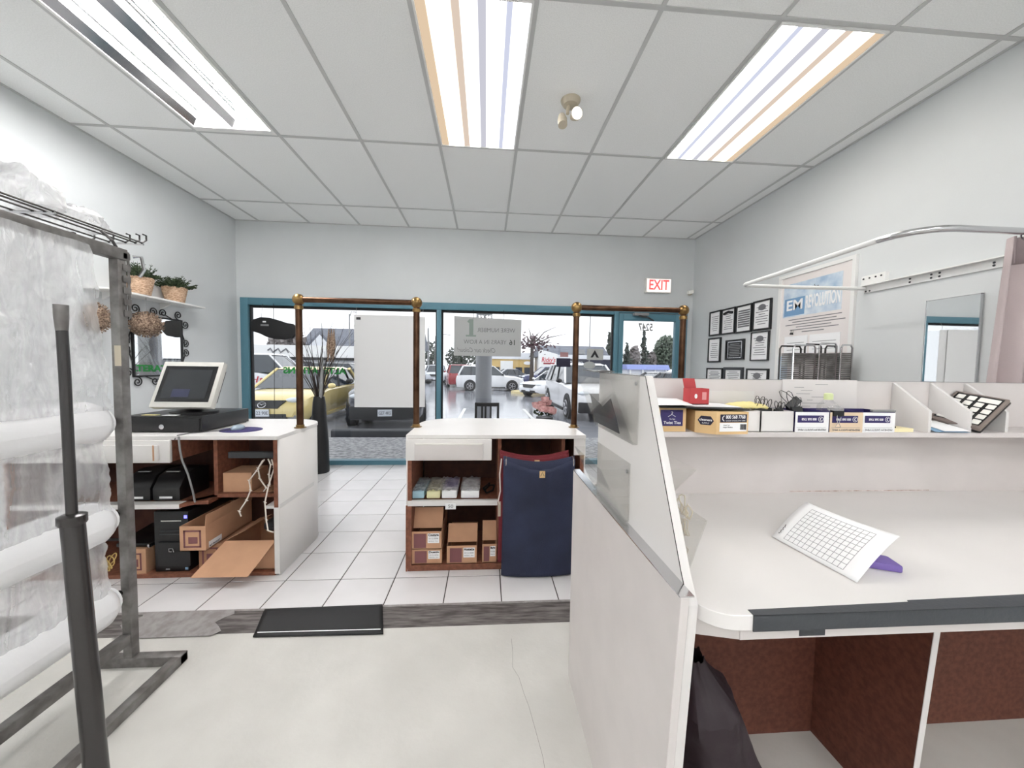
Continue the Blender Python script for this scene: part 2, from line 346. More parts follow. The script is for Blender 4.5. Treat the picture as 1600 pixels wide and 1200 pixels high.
# floors
fl = struct('floor', M['grout'], (XL, XR, 1.83, D + .16, -.12, -.0025))
TX, TY, TS = -.5134, 2.0864, .3038
xs = [XL] + [TX + TS * k for k in range(-8, 11) if XL < TX + TS * k < XR] + [XR]
ys = [1.835] + [TY + TS * k for k in range(0, 9) if TY + TS * k < D] + [D]
fm = {}
for i in range(len(xs) - 1):
    for j in range(len(ys) - 1):
        w, h = round(xs[i + 1] - xs[i] - .0055, 4), round(ys[j + 1] - ys[j] - .0055, 4)
        if w < .01 or h < .01: continue
        if (w, h) not in fm:
            t = MB().box(-w / 2, w / 2, -h / 2, h / 2, -.006, 0).build('floor_tile', M['ftile'], fl, bevel=.0012, seg=1)
            for v in t.data.vertices: v.co += ROOT[fl]
            fm[(w, h)] = t
        else:
            t = fm[(w, h)].copy(); COL.objects.link(t)
        t.location = Vector(((xs[i] + xs[i + 1]) / 2, (ys[j] + ys[j + 1]) / 2, 0)) - ROOT[fl]
fc = struct('floor', M['conc'], (XL, XR, YR, 1.83, -.12, CONC))
def ribbon(pts, w, z):
    b = MB()
    for (xa, ya), (xb, yb) in zip(pts, pts[1:]):
        d = Vector((xb - xa, yb - ya)); n = Vector((-d.y, d.x)).normalized() * w / 2
        b.add([(xa - n.x, ya - n.y, z), (xb - n.x, yb - n.y, z), (xb + n.x, yb + n.y, z), (xa + n.x, ya + n.y, z)], [(0, 1, 2, 3)])
    return b
ribbon([(.13, 1.61), (.13, 1.53), (.124, 1.45), (.146, 1.40), (.158, 1.33), (.172, 1.27), (.182, 1.2), (.196, 1.1), (.2, .95)], .0013, CONC + .0004).build('floor_crack', mat('hairline', S(132, 130, 126), .9), fc)
# black ramped edge strip between tiles and concrete
b = MB(); b.prism([(XL, 1.84, .004), (XL, 1.80, .004), (XL, 1.705, CONC + .002), (XL, 1.705, CONC), (XL, 1.84, CONC)], (XR - XL, 0, 0))
b.build('trim_1', M['strip'], kind='structure')
MB().box(XL, XR, 1.822, 1.838, .0042, .0065).build('trim_2', M['tape'], kind='structure')
b = MB().grid(lambda u, v: (-1.66 + u * .42 + (.03 * math.sin(9 * v)), 1.69 + v * .14, CONC + .0045 + max(0, (.69 * v * .14 - .0)) * .27), 8, 6)
b.build('duct_tape', M['tape'], label='grey duct tape patch over the floor edge strip by the film rack', cat='tape', solid=.001)
# black ribbed floor mat
def mat_poly():
    c = [(-1.045, 1.672), (-1.085, 1.832), (-.515, 1.842), (-.462, 1.662)]
    return c
q = mat_poly()
def mat_pt(u, v):
    a = Vector(q[0]).lerp(Vector(q[3]), u); b_ = Vector(q[1]).lerp(Vector(q[2]), u); p = a.lerp(b_, v)
    z = CONC + .006 + (max(0, min(1, (p.y - 1.70) / .1))) * .019
    return (p.x, p.y, z)
t = thing('floor_mat', 'black rubber mat lying over the floor edge strip', 'floor mat', (-.78, 1.75, CONC))
MB().grid(mat_pt, 24, 10).build('mat_sheet', M['black'], t, smooth=True, solid=.006)
MB().grid(lambda u, v: tuple(Vector(mat_pt(.02 + .96 * u, .12 + .035 * v)) + Vector((0, 0, .0042))), 24, 1).build('stripe', M['paper'], t)
# ================================================================ shop window and door
FY0, FY1 = 4.50, 4.60
w1 = thing('window_1', 'teal framed shop window of three tall panes', 'window', (-.6, FY0, 0), kind='structure')
def fr(name, x0, x1, z0, z1, m='teal', y0=FY0, y1=FY1): return box(name, M[m], (x0, x1, y0, y1, z0, z1), w1, .004)
fr('jamb', -2.885, -2.80, -.02, 1.99); fr('head_rail', -2.80, 1.60, 1.905, 1.99); fr('bottom_rail', -2.80, 1.60, -.01, .055)
fr('mullion', -.61, -.555, .055, 1.905); fr('mullion', 1.60, 1.655, -.01, 1.99)
for a, c in ((-2.80, -.61), (-.555, 1.60)):
    fr('gasket', a, c, 1.88, 1.905, 'black', 4.535, 4.58); fr('gasket', a, a + .018, .055, 1.88, 'black', 4.535, 4.58)
    fr('gasket', c - .018, c, .055, 1.88, 'black', 4.535, 4.58)
    MB().box(a + .01, c - .01, 4.552, 4.558, .05, 1.89).build('pane', M['glass'], w1)
d1 = thing('door_1', 'teal aluminium entrance door with full glass', 'door', (2.07, FY0, 0), kind='structure')
def dr(name, x0, x1, z0, z1, m='teal', y0=FY0, y1=FY1): return box(name, M[m], (x0, x1, y0, y1, z0, z1), d1, .004)
dr('frame_jamb', 2.492, 2.55, -.01, 1.99); dr('frame_head', 1.655, 2.492, 1.93, 1.99)
dr('stile', 1.662, 1.722, .01, 1.922, y0=4.51, y1=4.57); dr('stile', 2.40, 2.486, .01, 1.922, y0=4.51, y1=4.57)
dr('top_rail', 1.722, 2.40, 1.835, 1.922, y0=4.51, y1=4.57); dr('bottom_rail', 1.722, 2.40, .01, .25, y0=4.51, y1=4.57)
MB().box(1.715, 2.41, 4.538, 4.544, .24, 1.845).build('pane', M['glass'], d1)
MB().tube([(1.75, 4.51, 1.0), (1.75, 4.46, 1.0), (2.37, 4.46, 1.0), (2.37, 4.51, 1.0)], .014).build('push_bar', M['chrome'], d1, smooth=True)
cl = dr('door_closer', 1.83, 2.02, 1.893, 1.926, 'grey', 4.445, 4.505)
MB().tube([(1.89, 4.46, 1.89), (2.0, 4.43, 1.865), (2.10, 4.49, 1.835)], .009, 6).build('closer_arm', M['dsteel'], cl)
text('5247', .092, (2.02, 4.535, 1.752), FACE_N, M['grey'], d1, width=.19, name='street_number', bold=.04)
# lettering and stickers on the panes (they face the street)
green = mat('green_vinyl', S(44, 150, 70), .6)
text('ALTERATIONS', .072, (-2.07, 4.548, 1.138), FACE_N, green, w1, width=.735, bold=.06)
st = lambda n, m, b: box(n, m, b, w1)
st('sticker', mat('red_sticker', S(170, 130, 132), .6), (.925, 1.03, 4.548, 4.5505, 1.36, 1.42))
st('sticker', M['navyd'], (.88, 1.06, 4.5478, 4.5503, 1.235, 1.345))
s2 = st('sticker', mat('grey_sticker', S(176, 178, 176), .6), (1.27, 1.48, 4.5478, 4.5503, 1.33, 1.47))
MB().prism([(1.315, 4.547, 1.36), (1.37, 4.547, 1.455), (1.425, 4.547, 1.36), (1.395, 4.547, 1.36), (1.37, 4.547, 1.40), (1.345, 4.547, 1.36)], (0, -.0015, 0)).build('emblem', M['ink'], s2)
MB().lathe([(.075, 0), (.075, .0025)], (1.305, 4.549, 1.262), 24, 'y', sx=1.05, sy=.62).build('sticker', mat('oval_sticker', S(168, 172, 172), .6), w1)
# ================================================================ outside
def gz(y): return -.25 - .011 * (min(y, 26) - 8.5)
asph = mat('wet_asphalt', S(120, 122, 128), .12, col2=S(168, 170, 176), vscale=.35, bump=.06, bscale=30, detail=8)
MB().add([(-90, 7.0, gz(7.0)), (90, 7.0, gz(7.0)), (90, 26, gz(26)), (-90, 26, gz(26)), (90, 160, gz(26) - .2), (-90, 160, gz(26) - .2)], [(0, 1, 2, 3), (3, 2, 4, 5)]).build('ground', asph, kind='structure')
agg = mat('exposed_aggregate', S(176, 176, 178), .5, col2=S(96, 97, 100), vscale=16, bump=.3, bscale=60, detail=8)
struct('sidewalk', agg, (-30, 30, D + .02, 7.0, -.7, -.15), bevel=.02)
struct('canopy_roof', M['white'], (-30, 30, D + .16, 7.2, 3.15, 3.4))
MB().cyl((-.05, 6.8, -.15), (-.05, 6.8, 3.16), .15, n=28).build('canopy_column', mat('grey_steel_column', S(156, 158, 164), .4), smooth=True, label='grey round canopy column on the sidewalk outside the window', cat='column')
b = MB().prism([(-3.08, 7.42, -.24), (-3.08, 7.41, -.11), (-3.08, 7.46, -.08), (-3.08, 7.55, -.08), (-3.08, 7.60, -.24)], (2.1, 0, 0))
b.build('wheel_stop', M['darkgrey'], bevel=.01, label='dark concrete wheel stop in front of the parked navy car', cat='wheel stop')
lines = mat('parking_paint', S(226, 226, 224), .4)
for i, x in enumerate((-6.4, -.75, 1.35)):
    nm = ('on the far side of the yellow wagon', 'between the navy car and the empty bay', 'in the open bay beside the large white crossover')[i]
    MB().add([(x - .05, 8.0, gz(8) + .004), (x + .05, 8.0, gz(8) + .004), (x + .05, 13, gz(13) + .004), (x - .05, 13, gz(13) + .004)], [(0, 1, 2, 3)]).build('parking_line', lines, label='white painted parking line ' + nm, cat='road marking', group='parking lines')
cglass = mat('car_glass', S(46, 54, 62), .06, coat=.5)
tyre = mat('tyre', S(26, 26, 27), .8); rimm = mat('alloy', S(168, 168, 172), .3, metal=.8); plastic = mat('car_trim', S(30, 31, 34), .5)
lampw = mat('headlamp', S(214, 220, 226), .1, coat=.6); lampr = mat('tail_lamp', S(160, 30, 36), .2); platem = mat('licence_plate', S(226, 230, 236), .5)
def car(name, label, x, y, rot, paint, L=4.4, Wd=1.78, H=1.5, kind='suv', plate=None, emblem=False, dark_low=False, detail=True, loc_z=None):
    """length along local +x (nose at +x), built at the origin and set down on the lot"""
    z0 = gz(y) if loc_z is None else loc_z
    t = thing(name, label, 'car', (x, y, z0), 'parked vehicles'); T = Matrix.Translation((x, y, z0)) @ Matrix.Rotation(rot, 4, 'Z')
    h = Wd / 2; a = L / 2
    hood, belt = (H * .60, H * .63) if kind != 'van' else (H * .56, H * .60)
    st = [(-a, .30, H * .50, .80), (-a + .06, .25, belt * .95, .92), (-a + .3, .22, belt, .98), (-a * .3, .20, belt, 1), (a * .28, .20, belt * .985, 1), (a * .42, .20, hood * .99, .99), (a * .8, .21, hood * .92, .96), (a - .12, .24, hood * .80, .88), (a, .32, hood * .62, .74)]
    def sect(q):
        xx, zb, zt, k = q; w = h * k
        half = [(0, zb), (w * .9, zb), (w * .985, zb + .1), (w, zb + (zt - zb) * .55), (w * .965, zt - .05), (w * .90, zt - .012), (w * .6, zt + .02), (0, zt + .03)]
        return [(xx, p[0], p[1]) for p in half] + [(xx, -p[0], p[1]) for p in half[-2:0:-1]]
    rings = [sect(q) for q in st]; n = len(rings[0]); b = MB(T); vs = [p for r in rings for p in r]
    fs = [(i * n + k, (i + 1) * n + k, (i + 1) * n + (k + 1) % n, i * n + (k + 1) % n) for i in range(len(st) - 1) for k in range(n)] + [tuple(range(n)), tuple(range(len(vs) - 1, len(vs) - n - 1, -1))]
    b.add(vs, fs).build('body', paint, t, smooth=True, recalc=True)
    # greenhouse
    fb, ft, rb, rtp = {'suv': (a * .40, a * .10, -a * .93, -a * .80), 'wagon': (a * .44, a * .06, -a * .95, -a * .74), 'sedan': (a * .40, a * .04, -a * .72, -a * .38), 'van': (a * .70, a * .42, -a * .97, -a * .93)}[kind]
    wb_, wt = h * .90, h * .72
    zb, zt = belt - .01, H - .06
    base = [(fb, wb_), (fb, -wb_), (rb, -wb_), (rb, wb_)]; top = [(ft, wt), (ft, -wt), (rtp, -wt), (rtp, wt)]
    b = MB(T).add([(p[0], p[1], zb) for p in base] + [(p[0], p[1], zt) for p in top], [(0, 1, 2, 3), (7, 6, 5, 4), (0, 4, 5, 1), (1, 5, 6, 2), (2, 6, 7, 3), (3, 7, 4, 0)])
    b.build('window_glass', cglass, t, recalc=True)
    b = MB(T).add([(ft + .05, wt + .02, zt - .01), (ft + .05, -wt - .02, zt - .01), (rtp - .05, -wt - .02, zt - .01), (rtp - .05, wt + .02, zt - .01), (ft - .12, wt - .12, H), (ft - .12, -wt + .12, H), (rtp + .1, -wt + .12, H), (rtp + .1, wt - .12, H)], [(3, 2, 1, 0), (4, 5, 6, 7), (0, 1, 5, 4), (1, 2, 6, 5), (2, 3, 7, 6), (3, 0, 4, 7)])
    b.build('roof', paint, t, recalc=True, bevel=.02)
    for s in (1, -1):
        for fx, w in ((1, .07), (.62, .05), (.27, .05), (0, .12)):
            xb = rb + (fb - rb) * fx; xt = rtp + (ft - rtp) * fx
            MB(T).tube([(xb, s * (wb_ + .005), zb), (xt, s * (wt + .01), zt)], w * .5, 6).build('pillar', paint if fx in (0, 1) else plastic, t)
    R = .33 if H > 1.55 else .305
    for fx in (-a * .60, a * .62):
        for s in (1, -1):
            MB(T).cyl((fx, s * h * .80, R + .03), (fx, s * (h * .995), R + .03), R + .06, n=22).build('wheel_arch', plastic, t)
            w = MB(T).tube([(fx, s * h * .78, R), (fx, s * (h * .97), R), (fx, s * (h * 1.012), R)], [R, R, R - .05], 24).build('wheel', tyre, t, smooth=True)
            b = MB(T)
            for k in range(5 if detail else 1):
                an = k * 2 * PI / 5
                b.tube([(fx, s * h * 1.014, R), (fx + .2 * math.cos(an), s * h * 1.014, R + .2 * math.sin(an))], .03, 5)
            b.tube([(fx + .21 * math.cos(i * PI / 10), s * h * 1.01, R + .21 * math.sin(i * PI / 10)) for i in range(20)], .018, 5, closed=True)
            b.build('rim', rimm, w, kind='stuff')
    for s in (1, -1):
        MB(T).ball((a - .17, s * h * .66, hood * .80), .16, (.75, 1.15, .42), 12).build('headlight', lampw, t, smooth=True)
        MB(T).ball((-a + .09, s * h * .74, belt * .88), .13, (.55, .8, 1.1), 12).build('tail_light', lampr, t, smooth=True)
        MB(T).ball((fb - .12, s * (h + .08), zb + .06), .1, (.6, 1, .7), 10).build('side_mirror', paint if not dark_low else plastic, t, smooth=True)
    MB(T).prism([(a - .09, -h * .52, hood * .795), (a - .09, h * .52, hood * .795), (a + .004, h * .36, hood * .60), (a + .004, -h * .36, hood * .60)], (.03, 0, .012)).build('grille', plastic, t)
    MB(T).box(a - .14, a + .012, -h * .55, h * .55, .24, .38).build('lower_grille', plastic, t, bevel=.02)
    MB(T).box(-a * .42, a * .42, -h - .004, -h + .06, .19, .27).build('side_sill', plastic if dark_low else paint, t, bevel=.01)
    MB(T).box(-a * .42, a * .42, h - .06, h + .004, .19, .27).build('side_sill', plastic if dark_low else paint, t, bevel=.01)
    if dark_low:
        MB(T).box(a - .16, a + .02, -h * .84, h * .84, .26, .56).build('front_bumper', plastic, t, bevel=.03)
        MB(T).box(-a - .01, -a + .12, -h * .84, h * .84, .30, .55).build('rear_bumper', plastic, t, bevel=.03)
    zp = .33
    p = MB(T).box(a + .022, a + .035, -.153, .153, zp, zp + .152).build('licence_plate', platem, t)
    if plate:
        RR = Matrix(((0, 0, 1), (1, 0, 0), (0, 1, 0)))
        text(plate, .07, (a + .037, 0, zp + .07), RR, M['navyd'], p, width=.26, world=T)
    if emblem:
        MB(T).tube([(a - .0 - .03 * math.sin(i * PI / 9), .08 * math.cos(i * PI / 9), hood * .70 + .058 * math.sin(i * PI / 9)) for i in range(18)], .009, 6, closed=True).build('emblem', M['chrome'], t, smooth=True)
        MB(T).tube([(a - .01, -.06, hood * .70 + .02), (a - .005, -.02, hood * .70 + .015), (a + .012, 0, hood * .70 - .012), (a - .005, .02, hood * .70 + .015), (a - .01, .06, hood * .70 + .02)], .007, 6).build('emblem_wing', M['chrome'], t)
        for s in (1, -1): MB(T).lathe([(.075, 0), (.085, .03), (.06, .035)], (a - .06, s * h * .66, .30), 16, 'x').build('fog_light', M['grey'], t, smooth=True)
    return t
P = lambda n, c, r=.22: mat(n + '_car_paint', c, r, coat=.6)
white, pw2 = P('white', S(232, 233, 236)), P('pearl_white', S(238, 238, 240))
car('hatchback_car', 'yellow hatchback wagon parked nose to the window beside the black vase', -4.86, 10.15, -PI / 2 + .06, P('yellow', S(238, 216, 146)), L=4.3, Wd=1.75, H=1.37, kind='wagon', plate='122 90E', emblem=True, loc_z=-.24)
car('parked_car', 'dark navy car parked nose to the window behind the hanging board', -2.70, 10.65, -PI / 2 + .18, P('navy', S(44, 48, 62)), L=4.6, Wd=1.82, H=1.6, plate='GE7 4KS', dark_low=True)
v = car('cargo_van', 'white van with red lettering parked beyond the yellow wagon', -10.1, 16.4, .06, white, L=5.2, Wd=1.95, H=1.95, kind='van')
Tv = Matrix.Translation((-10.1, 16.4, gz(16.4))) @ Matrix.Rotation(.06, 4, 'Z')
text('n-SHt', .26, (.35, -.99, .86), FACE_S, mat('red_vinyl', S(190, 52, 66), .6), v, width=1.2, world=Tv, shear=.2)
text('ot ///', .24, (-.8, -.99, .86), FACE_S, M['ink'], v, width=.9, world=Tv, shear=.2)
suv = car('parked_suv', 'white crossover seen broadside behind the grey column', .25, 24.8, .05, white, L=4.55, Wd=1.85, H=1.68, dark_low=True)
car('parked_suv', 'dark red crossover half hidden behind the white broadside crossover', -2.3, 29.6, PI / 2 + .15, P('dark_red', S(150, 36, 46)), L=4.6, Wd=1.85, H=1.75)
car('parked_suv', 'silver crossover facing the shop, nearest the window mullion', -4.9, 36, -PI / 2 + .08, P('silver', S(190, 194, 202)), L=4.6, Wd=1.85, H=1.7)
car('parked_suv', 'dark blue crossover parked behind the street tree', 5.1, 31, PI + .15, P('dark_blue', S(58, 64, 106)), L=4.6, Wd=1.85, H=1.7, dark_low=True)
car('parked_sedan', 'white sedan with its nose beside the planter kerb', 3.9, 20.2, -PI * .78, pw2, L=4.5, Wd=1.8, H=1.42, kind='sedan')
car('parked_suv', 'large white crossover parked nearest the window beside the post', 3.25, 12.05, -PI / 2 + .03, pw2, L=4.55, Wd=1.85, H=1.66, dark_low=True)
car('parked_suv', 'black crossover parked past the yellow wagon tail', -8.2, 22.5, -.1, P('black', S(34, 35, 40)), L=4.6, Wd=1.85, H=1.7, dark_low=True)
car('parked_sedan', 'dark grey sedan parked between the black crossover and the navy car', -5.2, 17.2, .2, P('dark_grey', S(70, 72, 78)), L=4.4, Wd=1.78, H=1.42, kind='sedan')
car('parked_sedan', 'grey sedan seen over the planter behind the white crossover', 2.6, 34, .2, P('grey', S(110, 113, 120)), L=4.4, Wd=1.78, H=1.45, kind='sedan')
car('parked_sedan', 'black sedan seen low through the door glass', 8.6, 16.5, .05, P('gloss_black', S(36, 38, 44)), L=4.5, Wd=1.8, H=1.42, kind='sedan')
car('parked_sedan', 'pale silver sedan seen low through the door glass', 10.6, 19.5, .05, P('pale', S(214, 217, 222)), L=4.5, Wd=1.8, H=1.42, kind='sedan')
car('parked_suv', 'white hatchback parked far off beside the red crossover', -6.4, 44, -PI / 2, white, L=4.4, Wd=1.8, H=1.65)
# buildings across the lot
stucco = mat('pale_stucco', S(226, 228, 232), .8); roofm = mat('grey_shingle', S(118, 122, 132), .8, col2=S(100, 104, 114), vscale=2, stretch=(.3, 1, 4)); bglass = mat('store_glass', S(52, 58, 72), .2); darkf = mat('dark_fascia', S(44, 46, 62), .6)
def bpart(t, n, m, b): return box(n, M[m] if isinstance(m, str) else m, b, t)
G = gz(60)
t = thing('store_building', 'long low store with grey sloped roof and dark sign band', 'building', (12, 47, G))
bpart(t, 'wall', stucco, (7.0, 15.6, 45.2, 53, G, 2.55)); MB().prism([(6.6, 45.1, 2.55), (6.6, 48, 4.05), (6.6, 53, 2.5)], (9.0, 0, 0)).build('roof', roofm, t)
bpart(t, 'fascia', darkf, (8.4, 15.5, 44.3, 44.9, 1.05, 2.25)); bpart(t, 'wall_band', stucco, (8.5, 15.6, 44.35, 45.0, 2.25, 2.75))
for x in (8.8, 10.6, 12.4, 14.0): f = bpart(t, 'window', plastic, (x, x + 1.5, 44.9, 45.05, G + .2, 1.0)); bpart(f, 'pane', bglass, (x + .08, x + 1.42, 44.87, 44.92, G + .3, .92))
text('Panago', .34, (11.0, 44.28, 1.85), FACE_S, M['paper'], t, width=1.7); text('PIZZA', .2, (11.2, 44.28, 1.3), FACE_S, M['paper'], t, width=1.0)
MB().lathe([(.24, 0), (.24, .04)], (9.75, 44.28, 1.85), 16, 'y').build('logo', M['paper'], t)
for x in (11.6, 13.5): bpart(t, 'roof_unit', 'grey', (x, x + .8, 45.4, 46, 2.9, 3.5))
t = thing('store_building', 'white pylon front with a red restaurant sign', 'building', (7.4, 43, G))
MB().prism([(6.3, 43, G), (6.3, 43, 3.3), (8.45, 43, 2.75), (8.45, 43, G)], (0, 1.2, 0)).build('wall', M['white'], t)
text("Ricky's", .55, (7.35, 42.98, 2.05), FACE_S, mat('red_sign', S(206, 52, 74), .6), t, width=1.65, shear=.15, bold=.02)
bpart(t, 'sign_bar', mat('red_bar', S(150, 40, 52), .6), (6.75, 8.1, 42.95, 43, 1.55, 1.72)); bpart(t, 'doorway', bglass, (6.85, 8.2, 42.95, 43.02, G, 1.1))
t = thing('store_building', 'yellow fronted shops behind the street tree', 'building', (4, 50, G))
bpart(t, 'wall', mat('ochre_wall', S(216, 184, 120), .8), (.6, 6.2, 50, 54, G, 2.2)); bpart(t, 'roof_band', stucco, (.6, 6.2, 49.8, 54, 2.2, 3.1))
bpart(t, 'sign_panel', 'white', (1.9, 3.6, 49.7, 50, -.1, 1.95)); MB().lathe([(.4, 0), (.4, .06)], (5.6, 49.75, 1.7), 16, 'y', sx=1.3, sy=.6).build('sign', M['paper'], t)
for x in (.9, 4.0, 5.2): f = bpart(t, 'window', plastic, (x, x + .9, 49.9, 50.02, G + .2, 1.1)); bpart(f, 'pane', bglass, (x + .06, x + .84, 49.88, 49.92, G + .3, 1.0))
t = thing('strip_mall', 'white strip mall behind the white van', 'building', (-19, 34, G))
bpart(t, 'wall', stucco, (-26, -9.5, 34, 40, G, 1.75)); bpart(t, 'parapet', M['white'], (-26, -9.5, 33.5, 40, 1.75, 2.8)); bpart(t, 'shadow_band', plastic, (-26, -9.5, 33.6, 34, 1.5, 1.75))
MB().tube([(-19.2 + .22 * i, 33.46, 2.3 + .2 * math.sin(i * 2.1)) for i in range(9)], .06, 5).build('sign_flourish', M['inkgrey'], t)
for x in (-19.5, -17.4, -15.3, -13.2, -11.1): f = bpart(t, 'window', plastic, (x, x + 1.7, 33.92, 34.02, G + .1, 1.35)); bpart(f, 'pane', bglass, (x + .08, x + 1.62, 33.9, 33.94, G + .2, 1.25))
t = thing('apartment_house', 'grey roofed house with gables beyond the strip mall', 'building', (-16, 52, G))
bpart(t, 'wall', mat('taupe_siding', S(178, 172, 168), .8), (-25, -10, 52, 60, G, 3.6))
MB().prism([(-25.6, 51.4, 3.4), (-25.6, 56, 6.4), (-25.6, 60.6, 3.4)], (16.2, 0, 0)).build('roof', roofm, t)
for x in (-22.5, -15.5): 
    g_ = MB().prism([(x - 2, 51, 3.3), (x, 51, 5.6), (x + 2, 51, 3.3)], (0, 4, 0)).build('gable', roofm, t)
    MB().prism([(x - 1.5, 50.95, 3.4), (x, 50.95, 5.1), (x + 1.5, 50.95, 3.4)], (0, .1, 0)).build('gable_face', stucco, t)
for x in (-24, -21.5, -18.5, -16, -13): f = bpart(t, 'window', 'white', (x, x + 1.3, 51.9, 52.05, 1.9, 3.2)); bpart(f, 'pane', bglass, (x + .1, x + 1.2, 51.88, 51.93, 2.0, 3.1))
t = thing('covered_walkway', 'long blue roofed shelter seen through the door glass', 'building', (22, 51, G))
bpart(t, 'wall', stucco, (19.8, 25.5, 50, 53, G, 1.1)); MB().prism([(19.6, 49.5, 1.05), (19.6, 50, 1.75), (19.6, 52.8, 1.75), (19.6, 53.4, 1.05)], (6.2, 0, 0)).build('roof', mat('blue_roof', S(140, 152, 206), .6), t)
for x in (20.0, 21.8, 23.6, 25.2): bpart(t, 'post', 'white', (x, x + .2, 49.6, 49.8, G, 1.05))
# trees
def foliage(n, fn, sz, T=None):
    b = MB()
    for i in range(n):
        p = Vector(fn()); d = Vector((random.uniform(-1, 1), random.uniform(-1, 1), random.uniform(-1, 1))).normalized(); e = d.orthogonal().normalized() * sz * random.uniform(.5, 1); d *= sz * random.uniform(.6, 1.3)
        b.add([p - d, p + e, p + d, p - e], [(0, 1, 2, 3)])
    return b
bark = mat('dark_bark', S(62, 54, 50), .9); conif = mat('conifer', S(72, 82, 72), .9, col2=S(50, 58, 52), vscale=1.5); greyg = mat('winter_green', S(120, 132, 116), .9, col2=S(92, 104, 90), vscale=1.2); barem = mat('bare_twigs', S(136, 130, 128), .9)
def conifer(x, y, h, w, label):
    t = thing('conifer_tree', label, 'tree', (x, y, G), 'trees across the lot')
    MB().cyl((x, y, G), (x, y, G + h), .28, .04, 8).build('trunk', bark, t)
    def fn():
        k = random.random() ** .7; r = w * k * random.uniform(.25, 1) * (1 + .25 * math.sin(k * 40)); a = random.uniform(0, 2 * PI)
        return (x + r * math.cos(a), y + r * math.sin(a), G + h * (1 - k * .9))
    foliage(420, fn, .32).build('foliage', conif, t, kind='stuff')
def roundtree(x, y, h, w, m, label, n=1400, z0=.25, lsz=.38):
    t = thing('leafy_tree', label, 'tree', (x, y, G), 'trees across the lot')
    MB().cyl((x, y, G), (x, y, G + h * .6), .3, .1, 8).build('trunk', bark, t)
    def fn():
        a, c, r = random.uniform(0, 2 * PI), random.uniform(-1, 1), random.random() ** .33; q = math.sqrt(1 - c * c)
        return (x + w * r * q * math.cos(a), y + w * r * q * math.sin(a), G + h * (z0 + (1 - z0) * .5 * (1 + c * r)))
    foliage(n, fn, lsz).build('foliage', m, t, kind='stuff')
conifer(26.5, 60, 8.1, 1.3, 'tall narrow conifer seen through the door glass'); conifer(20.5, 60, 7.6, 1.2, 'dark conifer at the end of the grey roofed store')
conifer(22.0, 56, 5.6, 1.2, 'short conifer beside the door stile'); roundtree(33.5, 66, 7.9, 2.3, greyg, 'big round grey green tree seen through the door glass', 2600, .15, .32)
for i, (x, y, h, w, s_) in enumerate(((24.3, 58.5, 5.4, .9, 'nearest the door stile'), (25.9, 63, 5.0, .8, 'in front of the tall conifer'), (29.2, 63, 4.6, .9, 'beside the big round tree'))):
    roundtree(x, y, h, w, barem, 'bare grey tree through the door, ' + s_, 380)
for i, (x, y, h, w, s_) in enumerate(((-14, 95, 8, 3, 'left end of the far tree line'), (-9, 102, 6.6, 2.4, 'second in the far tree line'), (-5.6, 93, 7.2, 2.4, 'third in the far tree line'), (-1.6, 104, 6.8, 2.4, 'fourth in the far tree line'), (2.4, 96, 6.8, 2.4, 'last of the far tree line beside the column'))):
    roundtree(x, y, h, w, conif, 'dark evergreen, ' + s_, 420, .1)
roundtree(-23, 44, 5.8, 1.9, barem, 'bare grey tree behind the strip mall', 420)
def pole(x, y, h, r, label, arm=0):
    t = thing('light_pole', label, 'pole', (x, y, G), 'poles across the lot')
    MB().cyl((x, y, G), (x, y, G + h), r, r * .7, 8).build('shaft', M['grey'], t)
    MB().tube([(x, y, G + h - .4), (x + arm * .3, y, G + h + .3), (x + arm, y, G + h + .2)], .06, 6).build('lamp_arm', M['grey'], t)
pole(-16.4, 45, 7.6, .12, 'tall lamp pole behind the vase twigs', .8); pole(-8.3, 60, 6.4, .14, 'street lamp pole with curved arm beside the mullion', 2.4); pole(-10.1, 64, 8, .2, 'thick utility pole at the tree line', .3); pole(12.3, 43, 9.5, .08, 'slim flag pole in front of the grey roofed store', .2)
# street tree in a kerbed planter
t = thing('street_tree', 'small street tree with purple leaves in a kerbed island', 'tree', (2.75, 22, gz(22)))
MB().cyl((2.75, 22, gz(22)), (2.75, 22, 3.0), .16, .09, 10).build('trunk', bark, t)
for a in ((.5, .2, .9), (-.6, 0, .7), (1.5, .1, 1.2), (2.1, 0, .75), (-.2, .3, 1.1), (1.2, -.2, .2)): MB().tube([(2.75, 22, 2.5), (2.75 + a[0] * .5, 22 + a[1], 2.5 + a[2] * .7), (2.75 + a[0], 22 + a[1], 2.5 + a[2])], [.05, .03, .01], 5).build('branch', bark, t)
foliage(230, lambda: (2.75 + random.gauss(.15, .5), 22 + random.gauss(0, .45), 2.6 + random.gauss(0, .25)), .11).build('foliage', mat('purple_leaf', S(74, 48, 56), .8), t, kind='stuff')
MB().lathe([(1.0, 0), (1.0, .14), (.9, .16), (.85, .1)], (2.6, 22, gz(22)), 24, sx=1.1, sy=.9).build('planter_island', mat('yellow_kerb', S(222, 206, 160), .7), label='yellow painted kerb island around the street tree', cat='kerb')
